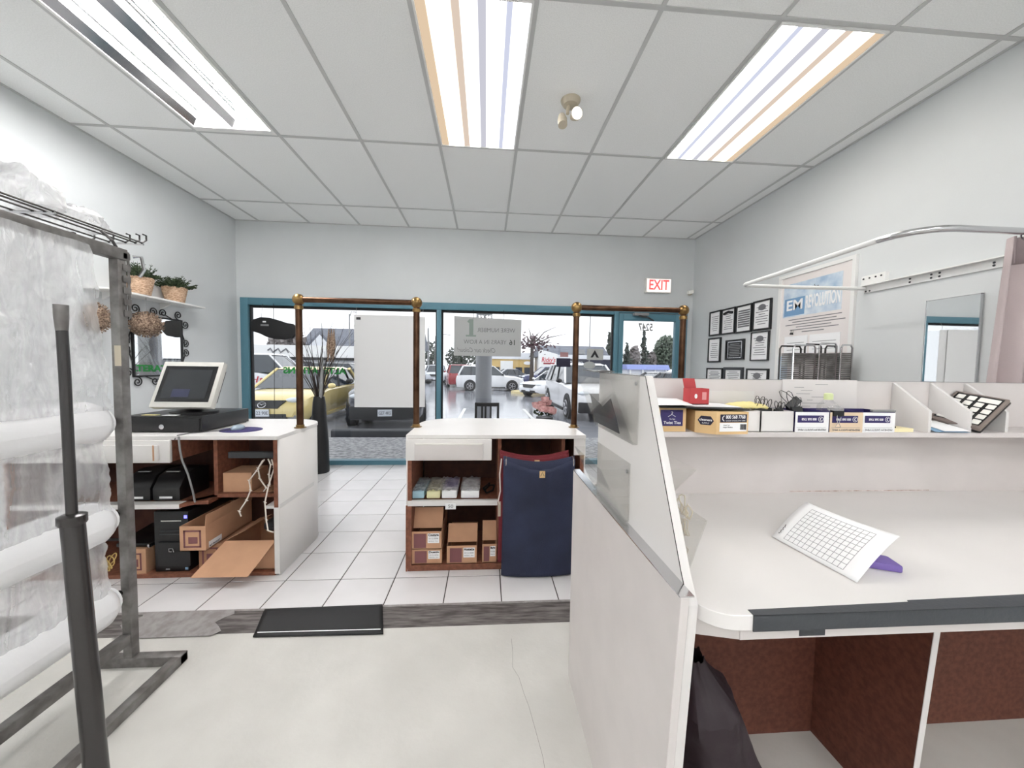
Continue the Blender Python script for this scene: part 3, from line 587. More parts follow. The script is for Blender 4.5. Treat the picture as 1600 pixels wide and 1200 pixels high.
# ================================================================ right-hand work counter
sc = thing('work_counter', 'white laminate work counter with raised shelf, side board and dark taped edge', 'counter', (1.2, .95, CONC))
XE = 2.25
MB().prism([(.348, .600, .828), (.348, .618, .6), (.348, .665, CONC), (.348, 1.40, CONC), (.348, 1.40, .828)], (.016, 0, 0)).build('side_panel', M['lam2'], sc, bevel=.001, seg=1)
box('edge_strip', M['chrome'], (.3465, .3735, .602, 1.40, .828, .8305), sc)
MB().prism([(.374, 1.18, 1.217), (.374, .833, 1.215), (.374, .649, .848), (.374, .620, .80), (.374, .636, .6), (.374, .683, CONC), (.374, 1.18, CONC)], (.019, 0, 0)).build('gable', M['lam'], sc, bevel=.001, seg=1)
sl = MB()
for (ya, za), (yb, zb) in zip([(1.18, 1.217), (.833, 1.215), (.649, .848), (.620, .80)], [(.833, 1.215), (.649, .848), (.620, .80), (.636, .6)]):
    sl.tube([(.374, ya, za), (.374, yb, zb)], .0009, 4)
sl.build('seam', M['edge_black'], sc)
cor = arc((.455, .66), .07, PI, 1.5 * PI, 8)
MB().prism([(.394, 1.2, .772), (.394, .66, .772)] + [(max(.394, p[0] + .0), p[1], .772) for p in cor[2:]] + [(XE, .60, .772), (XE, 1.2, .772)], (0, 0, .028)).build('worktop', M['lam'], sc, bevel=.001, seg=1)
tp = box('edge_tape', M['dtape'], (.476, XE, .586 + .002, .588 + .002, .771, .8015), sc)
MB().prism([(.476, .588, .8003), (.476, .604, .8003), (.80, .611, .8003), (.803, .6155, .8003), (1.06, .622, .8003), (XE, .636, .8003), (XE, .588, .8003)], (0, 0, .0008)).build('edge_tape', M['dtape'], sc)
box('edge_tape', M['dtape'], (.585, .635, .6105, .612, .742, .772), sc)
box('apron', M['lam2'], (.47, XE, .612, .63, .738, .772), sc)
MB().prism([(.394, .655, .722), (.394, .675, .722), (.475, .632, .738), (.475, .612, .738)], (0, 0, .05)).build('apron', M['lam2'], sc)
box('back_panel', M['hard'], (.372, XE, 1.13, 1.14, CONC, .772), sc)
box('side_lining', M['board'], (.394, .399, .70, 1.13, CONC, .722), sc)
MB().prism([(1.142, .805, .722), (1.142, .835, CONC + .2), (1.142, .84, CONC), (1.142, 1.13, CONC), (1.142, 1.13, .722)], (.014, 0, 0)).build('divider_board', M['hard'], sc)
MB().prism([(1.1405, .8035, .722), (1.1405, .8335, CONC + .2), (1.1405, .8385, CONC), (1.1405, .8400, CONC), (1.1405, .835, CONC + .2), (1.1405, .805, .722)], (.017, 0, 0)).build('divider_edge', M['lam'], sc)
box('end_panel', M['lam2'], (XE, XE + .02, .60, 1.22, CONC, 1.2), sc)
box('backboard', M['lam2'], (.394, XE, 1.2, 1.218, .5, 1.2), sc, .001)
box('rear_panel', M['lam2'], (.372, XE, 1.22, 1.238, CONC, .828), sc)
box('backboard_cap', M['grey'], (.394, XE, 1.199, 1.2185, 1.2, 1.2012), sc)
SZ = 1.038
box('shelf', M['lam2'], (.394, XE, 1.08, 1.2, SZ - .016, SZ), sc, .001)
worn = mat('chipped_edge', S(168, 136, 122), .9, col2=S(222, 212, 208), vscale=60)
MB().box(1.08, 1.62, 1.1992, 1.2, .8035, .806).build('chipped_edge', worn, sc)
for x in (1.447, 1.593, 1.728):
    MB().prism([(x, 1.085, SZ), (x, 1.085, SZ + .07), (x, 1.195, SZ + .158), (x, 1.2, SZ + .158), (x, 1.2, SZ)], (.011, 0, 0)).build('shelf_divider', M['lam'], sc, bevel=.001, seg=1)
# acrylic pockets
def pocket(label, s, xw, y0, y1, z0, z1, lean, notch=False):
    t = thing('leaflet_pocket', label, 'pocket', (xw, (y0 + y1) / 2, z0), 'clear leaflet pockets'); k = .0025
    xb, xt = xw + s * .012, xw + s * lean
    MB().prism([(xw + s * .001, y0, z0), (xw + s * .001, y0, z1 + .015), (xw + s * .001, y1, z1 + .015), (xw + s * .001, y1, z0)], (s * k, 0, 0)).build('back_plate', M['acryl'], t)
    MB().prism([(xb, y0, z0), (xt, y0, z1), (xt, y1, z1), (xb, y1, z0)], (s * k, 0, 0)).build('front_plate', M['acryl'], t)
    for y in (y0, y1 - k): MB().prism([(xw + s * .004, y, z0), (xb, y, z0), (xt, y, z1), (xw + s * .004, y, z1)], (0, k, 0)).build('end_plate', M['acryl'], t)
    box('bottom_plate', M['acryl'], (min(xw + s * .004, xb), max(xw + s * .004, xb), y0, y1, z0, z0 + k), t)
    for z in (z1 - .01,): MB().lathe([(.005, 0), (.005, .003)], (xw + s * .004, y0 + .02, z), 10, 'x').build('screw', M['grey'], t)
pocket('clear pocket on the side board, upper one facing the aisle', -1, .374, .86, 1.17, 1.045, 1.205, .075)
pocket('clear pocket on the side board, lower one facing the aisle', -1, .374, .90, 1.175, .835, .972, .078)
pocket('clear pocket under the shelf, on the desk side of the side board', 1, .393, .76, .93, .955, 1.012, .07)
pocket('clear pocket of rubber bands standing low on the desk side', 1, .393, .685, .775, .815, .93, .05)
b = MB()
for k in range(16):
    c = Vector((.41 + random.uniform(0, .012), random.uniform(.70, .765), random.uniform(.83, .95))); r = random.uniform(.008, .02); q = random.uniform(0, 3)
    b.tube([c + Vector((.003 * math.sin(3 * a), r * math.cos(a) * .7, r * math.sin(a + q))) for a in [i * PI / 6 for i in range(12)]], .0012, 4, closed=True)
b.build('rubber_bands', M['beige'], kind='stuff', label='tangle of pale rubber bands in the low clear pocket', cat='rubber bands')
MB().grid(lambda u, v: (.30 + .06 * u + .02 * v, 1.00 + .2 * v, 1.222 + .004 * math.sin(3 * u + 2 * v)), 6, 6).build('paper_leaflet', M['grey'], solid=.0015, label='grey leaflet lying on top of the upper aisle pocket', cat='leaflet')
MB().add([(.352, .93, 1.06), (.352, 1.14, 1.06), (.333, 1.14, 1.15), (.338, 1.03, 1.12), (.336, .96, 1.15), (.345, .93, 1.09)], [(0, 1, 2, 3, 4, 5)]).build('dark_leaflet', M['darkgrey'], solid=.002, label='dark grey leaflet inside the upper aisle pocket', cat='leaflet')
# things on the shelf
def label_on(t, pos, w, h, m, txt=None, tm='paper', tw=None, cap=None, spin=0, R=FACE_S, nm='label_print'):
    b = MB(); n = R @ Vector((0, 0, 1)); ux = R @ Vector((1, 0, 0)); uy = R @ Vector((0, 1, 0)); p = Vector(pos)
    b.prism([p - ux * w / 2 - uy * h / 2, p + ux * w / 2 - uy * h / 2, p + ux * w / 2 + uy * h / 2, p - ux * w / 2 + uy * h / 2], n * .0006)
    o = b.build(nm, M[m] if isinstance(m, str) else m, t)
    if txt: text(txt, cap or h * .5, p + n * .0009, R, M[tm], o, width=tw or w * .9, spin=spin, ext=.0002)
    return o
def rotz(R, a): return Matrix.Rotation(a, 3, 'Z') @ R
t = thing('supply_box', 'kraft box with a purple twist tie label and loose papers on it', 'box', (.58, 1.12, SZ))
MB().box(.50, .622, 1.085, 1.19, SZ, SZ + .073).build('carton', M['kraft'], t, bevel=.001)
o = label_on(t, (.575, 1.084, SZ + .043), .072, .05, 'navy'); text('Twist Ties', .0085, (.577, 1.0832, SZ + .028), FACE_S, M['paper'], o, width=.055, ext=.0002, bold=.03)
text('No Sign', .004, (.577, 1.0832, SZ + .0395), FACE_S, M['paper'], o, width=.018, ext=.0002)
MB().tube([(.563, 1.0828, SZ + .047), (.575, 1.0828, SZ + .054), (.587, 1.0828, SZ + .047)], .0009, 4).tube([(.575, 1.0828, SZ + .054), (.575, 1.0828, SZ + .057), (.578, 1.0828, SZ + .060), (.575, 1.0828, SZ + .063), (.572, 1.0828, SZ + .061)], .0009, 4).build('hanger_mark', M['paper'], o)
def sheet(name, label, pts, m, cat='paper', th=.001, nu=6):
    a, b_, c, d_ = [Vector(p) for p in pts]
    return MB().grid(lambda u, v: a.lerp(b_, u).lerp(d_.lerp(c, u), v) + Vector((0, 0, .004 * math.sin(PI * u) * math.sin(PI * v))), nu, nu).build(name, M[m], solid=th, label=label, cat=cat)
sheet('price_sheet', 'printed white leaflet on top of the twist tie box', [(.50, 1.07, SZ + .084), (.63, 1.06, SZ + .086), (.64, 1.18, SZ + .096), (.52, 1.19, SZ + .098)], 'paper', 'leaflet')
sheet('folder_sheet', 'black folder on top of the cleaning supply box', [(.53, 1.065, SZ + .0785), (.80, 1.048, SZ + .0745), (.80, 1.17, SZ + .0755), (.56, 1.18, SZ + .0795)], 'black', 'folder', .003)
sheet('cover_sheet', 'white card laid over the black folder beside the red box', [(.615, 1.07, SZ + .0815), (.79, 1.07, SZ + .079), (.79, 1.18, SZ + .080), (.615, 1.185, SZ + .0835)], 'paper', 'card', .0015)
t = thing('supply_box', 'kraft cleaning supply box with a phone number, jutting over the shelf edge', 'box', (.715, 1.09, SZ))
MB().prism([(.645, 1.075, SZ), (.69, 1.036, SZ), (.797, 1.046, SZ), (.797, 1.16, SZ), (.66, 1.16, SZ)], (0, 0, .068)).build('carton', M['kraft'], t, bevel=.001)
an = math.atan2(.010, .107); Rf = rotz(FACE_S, an)
o = label_on(t, (.7455, 1.0405, SZ + .049), .09, .024, 'navyd', R=Rf); text('800 568 7768', .010, (.752, 1.0405, SZ + .0525), Rf, M['paper'], o, width=.066, ext=.0002, bold=.03); text('ORDER ONLINE ANY TIME', .003, (.752, 1.0405, SZ + .0415), Rf, M['paper'], o, width=.066, ext=.0002)
MB().tube([(.713, 1.0362, SZ + .057), (.708, 1.0360, SZ + .052), (.708, 1.0360, SZ + .046), (.713, 1.0362, SZ + .041)], .0014, 5).build('handset_mark', M['paper'], o)
o = label_on(t, (.745, 1.0405, SZ + .022), .092, .026, 'paper', R=Rf); text('Metal Tail', .0035, (.722, 1.0378, SZ + .028), Rf, M['ink'], o, width=.02, ext=.0002); text('Hanger Numbers', .0035, (.727, 1.038, SZ + .022), Rf, M['ink'], o, width=.032, ext=.0002)
bb = MB()
for k in range(9): bb.box(.768 + k * .0023, .7692 + k * .0023 + .0006 * (k % 2), 1.0420, 1.0424, SZ + .014, SZ + .031)
bb.build('barcode', M['ink'], o, kind='stuff')
Rl = rotz(FACE_S, math.atan2(-.039, .045)); pc = Vector((.6675, 1.0553, SZ + .04)); nn = Rl @ Vector((0, 0, 1)); ux = Rl @ Vector((1, 0, 0))
hx = [pc + nn * .0008 + ux * (.022 * math.cos(a)) + Vector((0, 0, .017 * math.sin(a))) for a in (0, PI / 3.4, PI - PI / 3.4, PI, PI + PI / 3.4, -PI / 3.4)]
o = MB().prism(hx, nn * .0006).build('logo', M['navyd'], t); text('cleaners', .007, pc + nn * .0017 + Vector((0, 0, .002)), Rl, M['paper'], o, width=.034, ext=.0002, bold=.03); text('SUPPLY', .004, pc + nn * .0017 - Vector((0, 0, .008)), Rl, M['paper'], o, width=.02, ext=.0002)
t = thing('open_box', 'small open red card box standing on the shelf papers', 'box', (.67, 1.12, SZ + .0845)); z = SZ + .0845
rb_ = MB()
for q in ((.638, .640, 1.095, 1.135), (.698, .700, 1.095, 1.135), (.64, .698, 1.095, 1.097), (.64, .698, 1.133, 1.135)): rb_.box(*q, z, z + .05)
rb_.box(.638, .70, 1.095, 1.135, z, z + .002); rb_.build('carton', M['red'], t)
MB().grid(lambda u, v: (.640 + .04 * u, 1.134 + .012 * v, z + .05 + .03 * v), 2, 3).build('flap', M['red'], t, solid=.0015)
MB().lathe([(.005, 0), (.005, .001)], (.657, 1.0948, z + .026), 12, 'y', sx=.9, sy=1.5).build('oval_mark', M['paper'], t); label_on(t, (.684, 1.0945, z + .027), .014, .024, mat('pale_print', S(216, 150, 150), .7))
MB().grid(lambda u, v: (.80 + .115 * u, 1.115 + .06 * v, SZ + .072 + .014 * math.sin(PI * u) ** .4 * math.sin(PI * v) ** .4 + .004 * noise.noise((u * 7, v * 5, 0))), 14, 8).build('yellow_sponge', M['yellow'], smooth=True, solid=.008, label='pale yellow foam cloth piled on the first white bin', cat='cloth')
def bin_(label, x0, x1):
    t = thing('shelf_bin', label, 'bin', ((x0 + x1) / 2, 1.12, SZ), 'white shelf bins'); b = MB()
    for q in ((x0, x0 + .002, 1.085, 1.185), (x1 - .002, x1, 1.085, 1.185), (x0, x1, 1.085, 1.087), (x0, x1, 1.183, 1.185)): b.box(*q, SZ, SZ + .066)
    b.build('walls', M['lam'], t); box('base', M['lam'], (x0, x1, 1.085, 1.185, SZ, SZ + .002), t)
bin_('white bin beside the cleaning supply box', .80, .866); bin_('white bin beside the first safety pin box', .868, .979)
def clip(x, y, z, s, label, tilt=0, mid=False):
    t = thing('binder_clip', label, 'binder clip', (x, y, z), 'black binder clips'); T = Matrix.Translation((x, y, z)) @ Matrix.Rotation(tilt, 4, 'Y')
    MB(T).prism([(-s, -s * .45, 0), (-s, s * .45, 0), (-s, .002, s * .9), (-s, -.002, s * .9)], (2 * s, 0, 0)).build('clip_body', M['blackgl'], t)
    for q in (-1, 1):
        MB(T).tube([(-s * .5, q * .002, s * .8), (-s * .45, q * s * .5, s * 2.0), (-s * .15, q * s * .65, s * 2.6), (s * .15, q * s * .65, s * 2.6), (s * .45, q * s * .5, s * 2.0), (s * .5, q * .002, s * .8)], .0011, 5).build('wire_arm', M['dsteel'], t)
cz = SZ + .058
for i, (x, s, tl, w) in enumerate(((.885, .020, .1, 'in the wide white bin, nearest the yellow cloth'), (.907, .017, -.2, 'in the wide white bin, second from the yellow cloth'), (.932, .016, .15, 'in the wide white bin, at its middle'), (.955, .014, -.1, 'in the wide white bin, fourth from the yellow cloth'), (.97, .013, .2, 'in the wide white bin, nearest the safety pin boxes'))):
    clip(x, 1.12 + .012 * (i % 3), cz, s, 'black binder clip ' + w, tl)
clip(1.012, 1.115, SZ + .062, .018, 'black binder clip in the first safety pin box'); clip(1.036, 1.15, SZ + .078, .024, 'large black binder clip tipped over in the first safety pin box', -.7)
def pin_box(label, x0, x1, y0, m):
    t = thing('pin_box', label, 'box', ((x0 + x1) / 2, y0 + .05, SZ), 'upturned safety pin boxes'); b = MB(); h = .064
    for q in ((x0, x0 + .002, y0, 1.185), (x1 - .002, x1, y0, 1.185), (x0, x1, 1.183, 1.185)): b.box(*q, SZ, SZ + h + .002)
    b.build('sleeve', M['navy'], t); box('front', m, (x0, x1, y0 - .001, y0 + .001, SZ, SZ + h), t); box('base', M['navy'], (x0, x1, y0, 1.185, SZ, SZ + .002), t)
    xm = (x0 + x1) / 2 - .006
    o = label_on(t, (xm, y0 - .0015, SZ + .042), .088, .023, 'navy'); text('800 568 7768', .0075, (xm - .006, y0 - .0026, SZ + .042), FACE_S, M['paper'], o, width=.05, spin=PI, ext=.0002, bold=.02)
    MB().tube([(xm + .034 + .008 * math.cos(i * PI / 8), y0 - .0024, SZ + .042 + .008 * math.sin(i * PI / 8)) for i in range(16)], .0007, 4, closed=True).build('ring_mark', M['paper'], o)
    MB().tube([(xm + .036, y0 - .0024, SZ + .047), (xm + .032, y0 - .0024, SZ + .044), (xm + .032, y0 - .0024, SZ + .040), (xm + .036, y0 - .0024, SZ + .037)], .0012, 4).build('handset_mark', M['paper'], o)
    text('PREMIUM SAFETY PINS', .006, ((x0 + x1) / 2, y0 - .0018, SZ + .008), FACE_S, M['inkgrey'], t, width=.095, spin=PI, ext=.0002)
    box('print_line', M['inkgrey'], (x0 + .006, x1 - .01, y0 - .0016, y0 - .001, SZ + .0145, SZ + .0152), t)
pin_box('upturned safety pin box beside the white bins', .983, 1.097, 1.085, M['paper']); pin_box('tan fronted safety pin box with a clip on its rim', 1.099, 1.212, 1.083, mat('tan_card', S(226, 204, 176), .7)); pin_box('upturned safety pin box beside the yellow note pad', 1.214, 1.327, 1.085, M['paper'])
t = thing('binder_clip', 'black binder clip gripping the tan box rim', 'binder clip', (1.125, 1.08, SZ + .05), 'black binder clips')
box('clip_body', M['blackgl'], (1.106, 1.140, 1.076, 1.09, SZ + .052, SZ + .070), t); MB().tube([(1.114, 1.0745, SZ + .056), (1.117, 1.0745, SZ + .03), (1.110, 1.0745, SZ + .018), (1.128, 1.0745, SZ + .018), (1.122, 1.0745, SZ + .03), (1.128, 1.0745, SZ + .05)], .001, 5).build('wire_arm', M['chrome'], t)
box('glue_stick', M['grey'], (1.245, 1.327, 1.082, 1.092, SZ + .0665, SZ + .0735), label='slim grey marker lying on the last safety pin box', cat='marker', bevel=.002)
t = thing('spray_bottle', 'small clear bottle with a pale green cap on the tan box', 'bottle', (1.127, 1.12, SZ + .062))
MB().lathe([(.026, 0), (.03, .006), (.028, .022), (.016, .034), (.013, .04)], (1.127, 1.12, SZ + .062), 18).build('bottle_body', M['acryl'], t, smooth=True); MB().lathe([(.012, 0), (.0125, .018), (.009, .021)], (1.127, 1.12, SZ + .102), 16).build('cap', mat('pale_green_cap', S(214, 224, 170), .5), t, smooth=True)
MB().ball((1.165, 1.13, SZ + .07), .022, (1.1, .9, .55), 10).build('plastic_bag', M['film'], smooth=True, label='crumpled clear bag beside the small bottle', cat='bag')
t = thing('note_pad', 'pale yellow sticky note pad on the shelf', 'note pad', (1.355, 1.11, SZ)); MB().box(1.332, 1.402, 1.09, 1.16, SZ, SZ + .012).build('pages', mat('note_yellow', S(244, 232, 188), .8), t, bevel=.001); box('pen', M['blackgl'], (1.331, 1.345, 1.095, 1.101, SZ + .0125, SZ + .0175), t)
sheet('blue_slip', 'light blue slip between the shelf dividers', [(1.462, 1.075, SZ + .004), (1.585, 1.074, SZ + .002), (1.588, 1.15, SZ + .006), (1.462, 1.15, SZ + .024)], 'blue')
sheet('pale_slip', 'pale slip lying over the blue slip', [(1.49, 1.072, SZ + .0065), (1.588, 1.074, SZ + .006), (1.588, 1.17, SZ + .026), (1.47, 1.17, SZ + .034)], 'paper')
# calculator tilted in the divider bay
t = thing('desk_calculator', 'brown desk calculator tilted between the shelf dividers', 'calculator', (1.67, 1.1, SZ))
A0 = Vector((1.612, 1.068, SZ + .005)); ex = Vector((.125, .015, .095)); ey = Vector((-.06, .115, .0)); ey = (ey - ex * (ey.dot(ex) / ex.dot(ex))); nz = ex.cross(ey).normalized()
Tc = Matrix(((ex.normalized().x, ey.normalized().x, nz.x, A0.x), (ex.normalized().y, ey.normalized().y, nz.y, A0.y), (ex.normalized().z, ey.normalized().z, nz.z, A0.z), (0, 0, 0, 1)))
MB(Tc).box(0, .158, 0, .125, 0, .014).build('case', M['calc'], t, bevel=.004); MB(Tc).box(-.001, .159, -.001, .126, -.006, .002).build('case_bottom', M['blackgl'], t, bevel=.003); MB(Tc).box(.012, .150, .008, .117, .0142, .0146).build('key_bed', M['blackgl'], t)
for r in range(4):
    for c in range(5):
        if c == 4 and r == 1: continue
        y1_ = .008 + .027 * r; MB(Tc).box(.014 + .0265 * c, .014 + .0265 * c + .0215, y1_ + .003, y1_ + (.05 if (c == 4 and r == 0) else .022), .0147, .0185).build('key', M['plast_white'], t, bevel=.002, seg=1)

# note taped on the backboard
MB().prism([(.74, 1.1985, SZ + .05), (.93, 1.1985, SZ + .05), (.93, 1.1985, SZ + .122), (.74, 1.1985, SZ + .122)], (0, .0008, 0)).build('clear_card', M['lam'], label='blank white card taped to the board behind the red box', cat='card')
t = thing('paper_note', 'large handwritten paper sheet leaning on the board behind the clips', 'paper', (1.16, 1.19, SZ)); MB().grid(lambda u, v: (1.03 + .28 * u, 1.192 + .006 * v, SZ + .02 + .145 * v), 4, 4).build('sheet', mat('off_white_sheet', S(226, 221, 219), .8), t, solid=.0008)
b = MB()
for k in range(9): 
    x = 1.07 + random.uniform(0, .08); z = SZ + .06 + k * .011; b.box(x, x + random.uniform(.02, .1), 1.1925, 1.1929, z, z + .0012)
b.build('handwriting', M['inkgrey'], t, kind='stuff')
# bent order form on the worktop
P4, P3, P2, P1 = Vector((.744, .873, .803)), Vector((.762, .672, .802)), Vector((.93, .735, .866)), Vector((.895, .938, .868))
def form(u, v): return P4.lerp(P3, u).lerp(P1.lerp(P2, u), v) + Vector((0, 0, .006 * math.sin(PI * v) - .004 * math.sin(PI * u) * v))
t = thing('order_form', 'bent white order form with a printed grid on the worktop', 'paper', (.83, .80, .80)); MB().grid(form, 12, 12).build('sheet', M['paper'], t, smooth=True, solid=.0006)
b = MB(); up_ = Vector((-.0006, -.0002, .0016))
for k in range(13):
    u = .14 + .7 * k / 12; pts = [form(u, .06 + .8 * i / 8) + up_ for i in range(9)]; b.tube(pts, .0004, 3)
for k in range(10):
    v = .06 + .8 * k / 9; pts = [form(.14 + .7 * i / 8, v) + up_ for i in range(9)]; b.tube(pts, .0004, 3)
b.build('printed_grid', M['inkgrey'], t, kind='stuff')
b = MB()
for k in range(7): b.tube([form(.05 + .012 * (k % 2), .1 + .03 * k) + up_, form(.05, .12 + .03 * k) + up_], .0009, 3)
b.build('heading_print', M['ink'], t, kind='stuff')
MB().prism([(.845, .725, .8005), (.90, .70, .8005), (.915, .745, .8005), (.87, .77, .8005)], (0, 0, .016)).build('purple_wallet', M['purple'], bevel=.004, label='small purple pouch under the bent order form', cat='pouch')
# dark sack in the knee space
def sackf(u, v):
    a = 2 * PI * u; c, s_ = math.cos(a), math.sin(a)
    env = (1 - .62 * v ** 1.3) if v < .82 else (.50 - .35 * math.sin((v - .82) / .18 * PI * .5))
    r = env * (1 + .22 * noise.noise((c * 1.5, s_ * 1.5, v * 3)) + .10 * abs(noise.noise((c * 4, s_ * 4, v * 5))) + .05 * noise.noise((c * 9, s_ * 9, v * 12)))
    return (.625 + .165 * r * c - .10 * v, .90 + .20 * r * s_ - .05 * v, CONC + .002 + .54 * v + .03 * v * noise.noise((c * 2, s_ * 2, 4)))
MB().grid(sackf, 56, 44).build('dark_sack', M['sack'], smooth=True, label='dark plum sack slumped in the knee space under the worktop', cat='sack')
# ================================================================ counters of the front desk
CT = .815
def rounded_back(x0, x1, y0, y1, rl, rr):
    p = [(x0, y0), (x1, y0)]
    p += (arc((x1 - rr, y1 - rr), rr, 0, PI / 2, 8) if rr else [(x1, y1)]) + (arc((x0 + rl, y1 - rl), rl, PI / 2, PI, 8) if rl else [(x0, y1)])
    return p
def shell(t, x0, x1, y0, y1, rl, rr, z0, z1, th, m):
    """curved outer skin following the rounded back of a counter"""
    o = rounded_back(x0, x1, y0, y1, rl, rr)[1:] + [(x0, y0)]; b = MB()
    n = len(o)
    b.add([(p[0], p[1], z) for z in (z0, z1) for p in o], [(i, i + 1, i + 1 + n, i + n) for i in range(n - 1)])
    return b.build('outer_skin', m, t, smooth=True, solid=th)
LX0, LX1, CY0, CYB = -2.62, -1.178, 2.14, 2.80
lc = thing('desk_counter', 'white counter with open brown shelves carrying the till', 'counter', (-1.9, 2.45, 0))
MB().prism([(p[0], p[1], CT - .022) for p in rounded_back(LX0, LX1, CY0 - .004, CYB, 0, .22)], (0, 0, .022)).build('countertop', M['lam'], lc, bevel=.0015, seg=1)
shell(lc, LX0, LX1 - .004, CY0 + .004, CYB - .01, .0, .22, .0, CT - .022, .008, M['lam'])
box('side_panel', M['board'], (LX1 - .03, LX1 - .009, CY0 + .002, 2.52, .01, CT - .022), lc); box('side_panel', M['board'], (LX0 + .006, LX0 + .028, CY0, 2.75, .01, CT - .022), lc)
box('panel_tape', mat('clear_tape', S(206, 204, 202), .3), (LX1 - .0005, LX1 + .0008, CY0 + .006, 2.56, .392, .418), lc); box('front_edge', M['lam'], (LX1 - .03, LX1 - .002, CY0 - .001, CY0 + .003, .01, .40), lc)
box('back_panel', M['darkwood'], (LX0 + .03, LX1 - .04, 2.56, 2.575, .04, CT - .022), lc); box('bottom_board', M['board'], (LX0 + .028, LX1 - .03, CY0 + .002, 2.56, .0, .022), lc, .001)
box('partition', M['board'], (-1.622, -1.60, 2.27, 2.56, .43, CT - .022), lc); box('shelf_board', M['board'], (LX0 + .028, -1.60, CY0 + .05, 2.56, .405, .425), lc)
MB().prism([(-1.72, CY0 + .0, .405), (-1.60, CY0 + .13, .405), (-1.60, CY0 + .2, .405), (-1.74, CY0 + .06, .405)], (0, 0, .02)).build('shelf_board', M['board'], lc)
box('shelf_edge', M['lam'], (LX0 + .028, -1.72, CY0 - .002, CY0 + .052, .40, .426), lc, .001); box('shelf_board', M['board'], (-1.60, LX1 - .03, CY0 + .12, 2.56, .42, .442), lc); box('shelf_edge', M['lam'], (-1.255, LX1 - .03, CY0, CY0 + .12, .395, .41), lc)
d_ = MB().box(LX0 + .03, -1.747, CY0 - .018, CY0 + .002, .665, CT - .022).build('drawer', M['lam'], lc, bevel=.008); MB().box(-2.3, -1.80, CY0 - .034, CY0 - .018, .683, .768).build('drawer_pull', M['lam'], d_, bevel=.004); box('pull_edge', M['carton'], (-1.822, -1.814, CY0 - .0355, CY0 - .034, .683, .768), d_)
box('drawer_side', M['board'], (-1.765, -1.749, CY0 + .002, 2.5, .67, CT - .03), lc); box('hanging_rail', M['darkgrey'], (-1.56, -1.22, 2.30, 2.33, .648, .685), lc)
RX0, RX1 = -.465, .607
rc = thing('desk_counter', 'white counter with a drawer and open shelves behind the blue bag', 'counter', (.07, 2.45, 0))
MB().prism([(p[0], p[1], CT - .014) for p in rounded_back(RX0, RX1, 2.146, 2.84, .26, .26)], (0, 0, .022)).build('countertop', M['lam'], rc, bevel=.0015, seg=1)
shell(rc, RX0 + .004, RX1 - .004, 2.154, 2.83, .26, .26, .0, CT - .014, .008, M['lam'])
box('side_panel', M['board'], (RX0 + .009, RX0 + .032, 2.152, 2.54, .01, CT - .014), rc); box('side_panel', M['board'], (RX1 - .032, RX1 - .009, 2.152, 2.54, .01, CT - .014), rc); box('bottom_board', M['board'], (RX0 + .012, RX1 - .012, 2.151, 2.6, 0, .034), rc, .001)
box('side_edge', M['board'], (RX0 - .001, RX0 + .009, 2.149, 2.152, .0, .40), rc)
box('back_panel', M['darkwood'], (RX0 + .03, RX1 - .03, 2.6, 2.615, .03, CT - .014), rc); box('partition', M['board'], (.075, .097, 2.20, 2.6, .034, CT - .014), rc); box('partition', M['board'], (.47, .49, 2.2, 2.6, .45, CT - .014), rc)
box('shelf_board', M['board'], (RX0 + .032, .075, 2.17, 2.6, .398, .424), rc); box('shelf_edge', M['lam'], (RX0 + .01, .076, 2.148, 2.172, .396, .428), rc, .001)
d_ = MB().box(RX0, .037, 2.134, 2.154, .672, CT - .015).build('drawer', M['lam'], rc, bevel=.006); MB().box(-.411, -.013, 2.116, 2.134, .68, .778).build('drawer_pull', M['lam2'], d_, bevel=.006); MB().box(-.405, -.02, 2.113, 2.118, .772, .779).build('pull_edge', M['plast_white'], d_)
box('side_block', M['lam'], (.535, .60, 2.149, 2.158, .70, CT - .014), rc)
# brass posts and rails
def arch(label, xa, xb, y, base_a, base_b, ztop=1.635):
    t = thing('brass_rail', label, 'railing', ((xa + xb) / 2, y, min(base_a, base_b)), 'brass rail frames')
    for x, b0 in ((xa, base_a), (xb, base_b)):
        MB().cyl((x, y, b0), (x, y, ztop), .0205, n=16).build('post', M['bronze'], t, smooth=True); MB().ball((x, y, ztop), .037, n=18).build('ball_joint', M['brass'], t, smooth=True)
        MB().lathe([(.026, 0), (.026, .022), (.021, .026)], (x, y, ztop - .062), 16).build('collar', M['brass'], t, smooth=True); MB().lathe([(.036, 0), (.036, .004), (.025, .006), (.024, .02)], (x, y, b0), 18).build('foot_flange', M['brass'], t, smooth=True)
    MB().cyl((xa, y, ztop), (xb, y, ztop), .018, n=16).build('top_rail', M['bronze'], t, smooth=True)
arch('brass rail arch spanning the gap between the two desk counters', -1.195, -.458, 2.42, CT + .001, CT + .009)
arch('brass rail arch from the drawer counter to the certificate wall side', .600, 1.345, 2.43, CT + .009, 0)
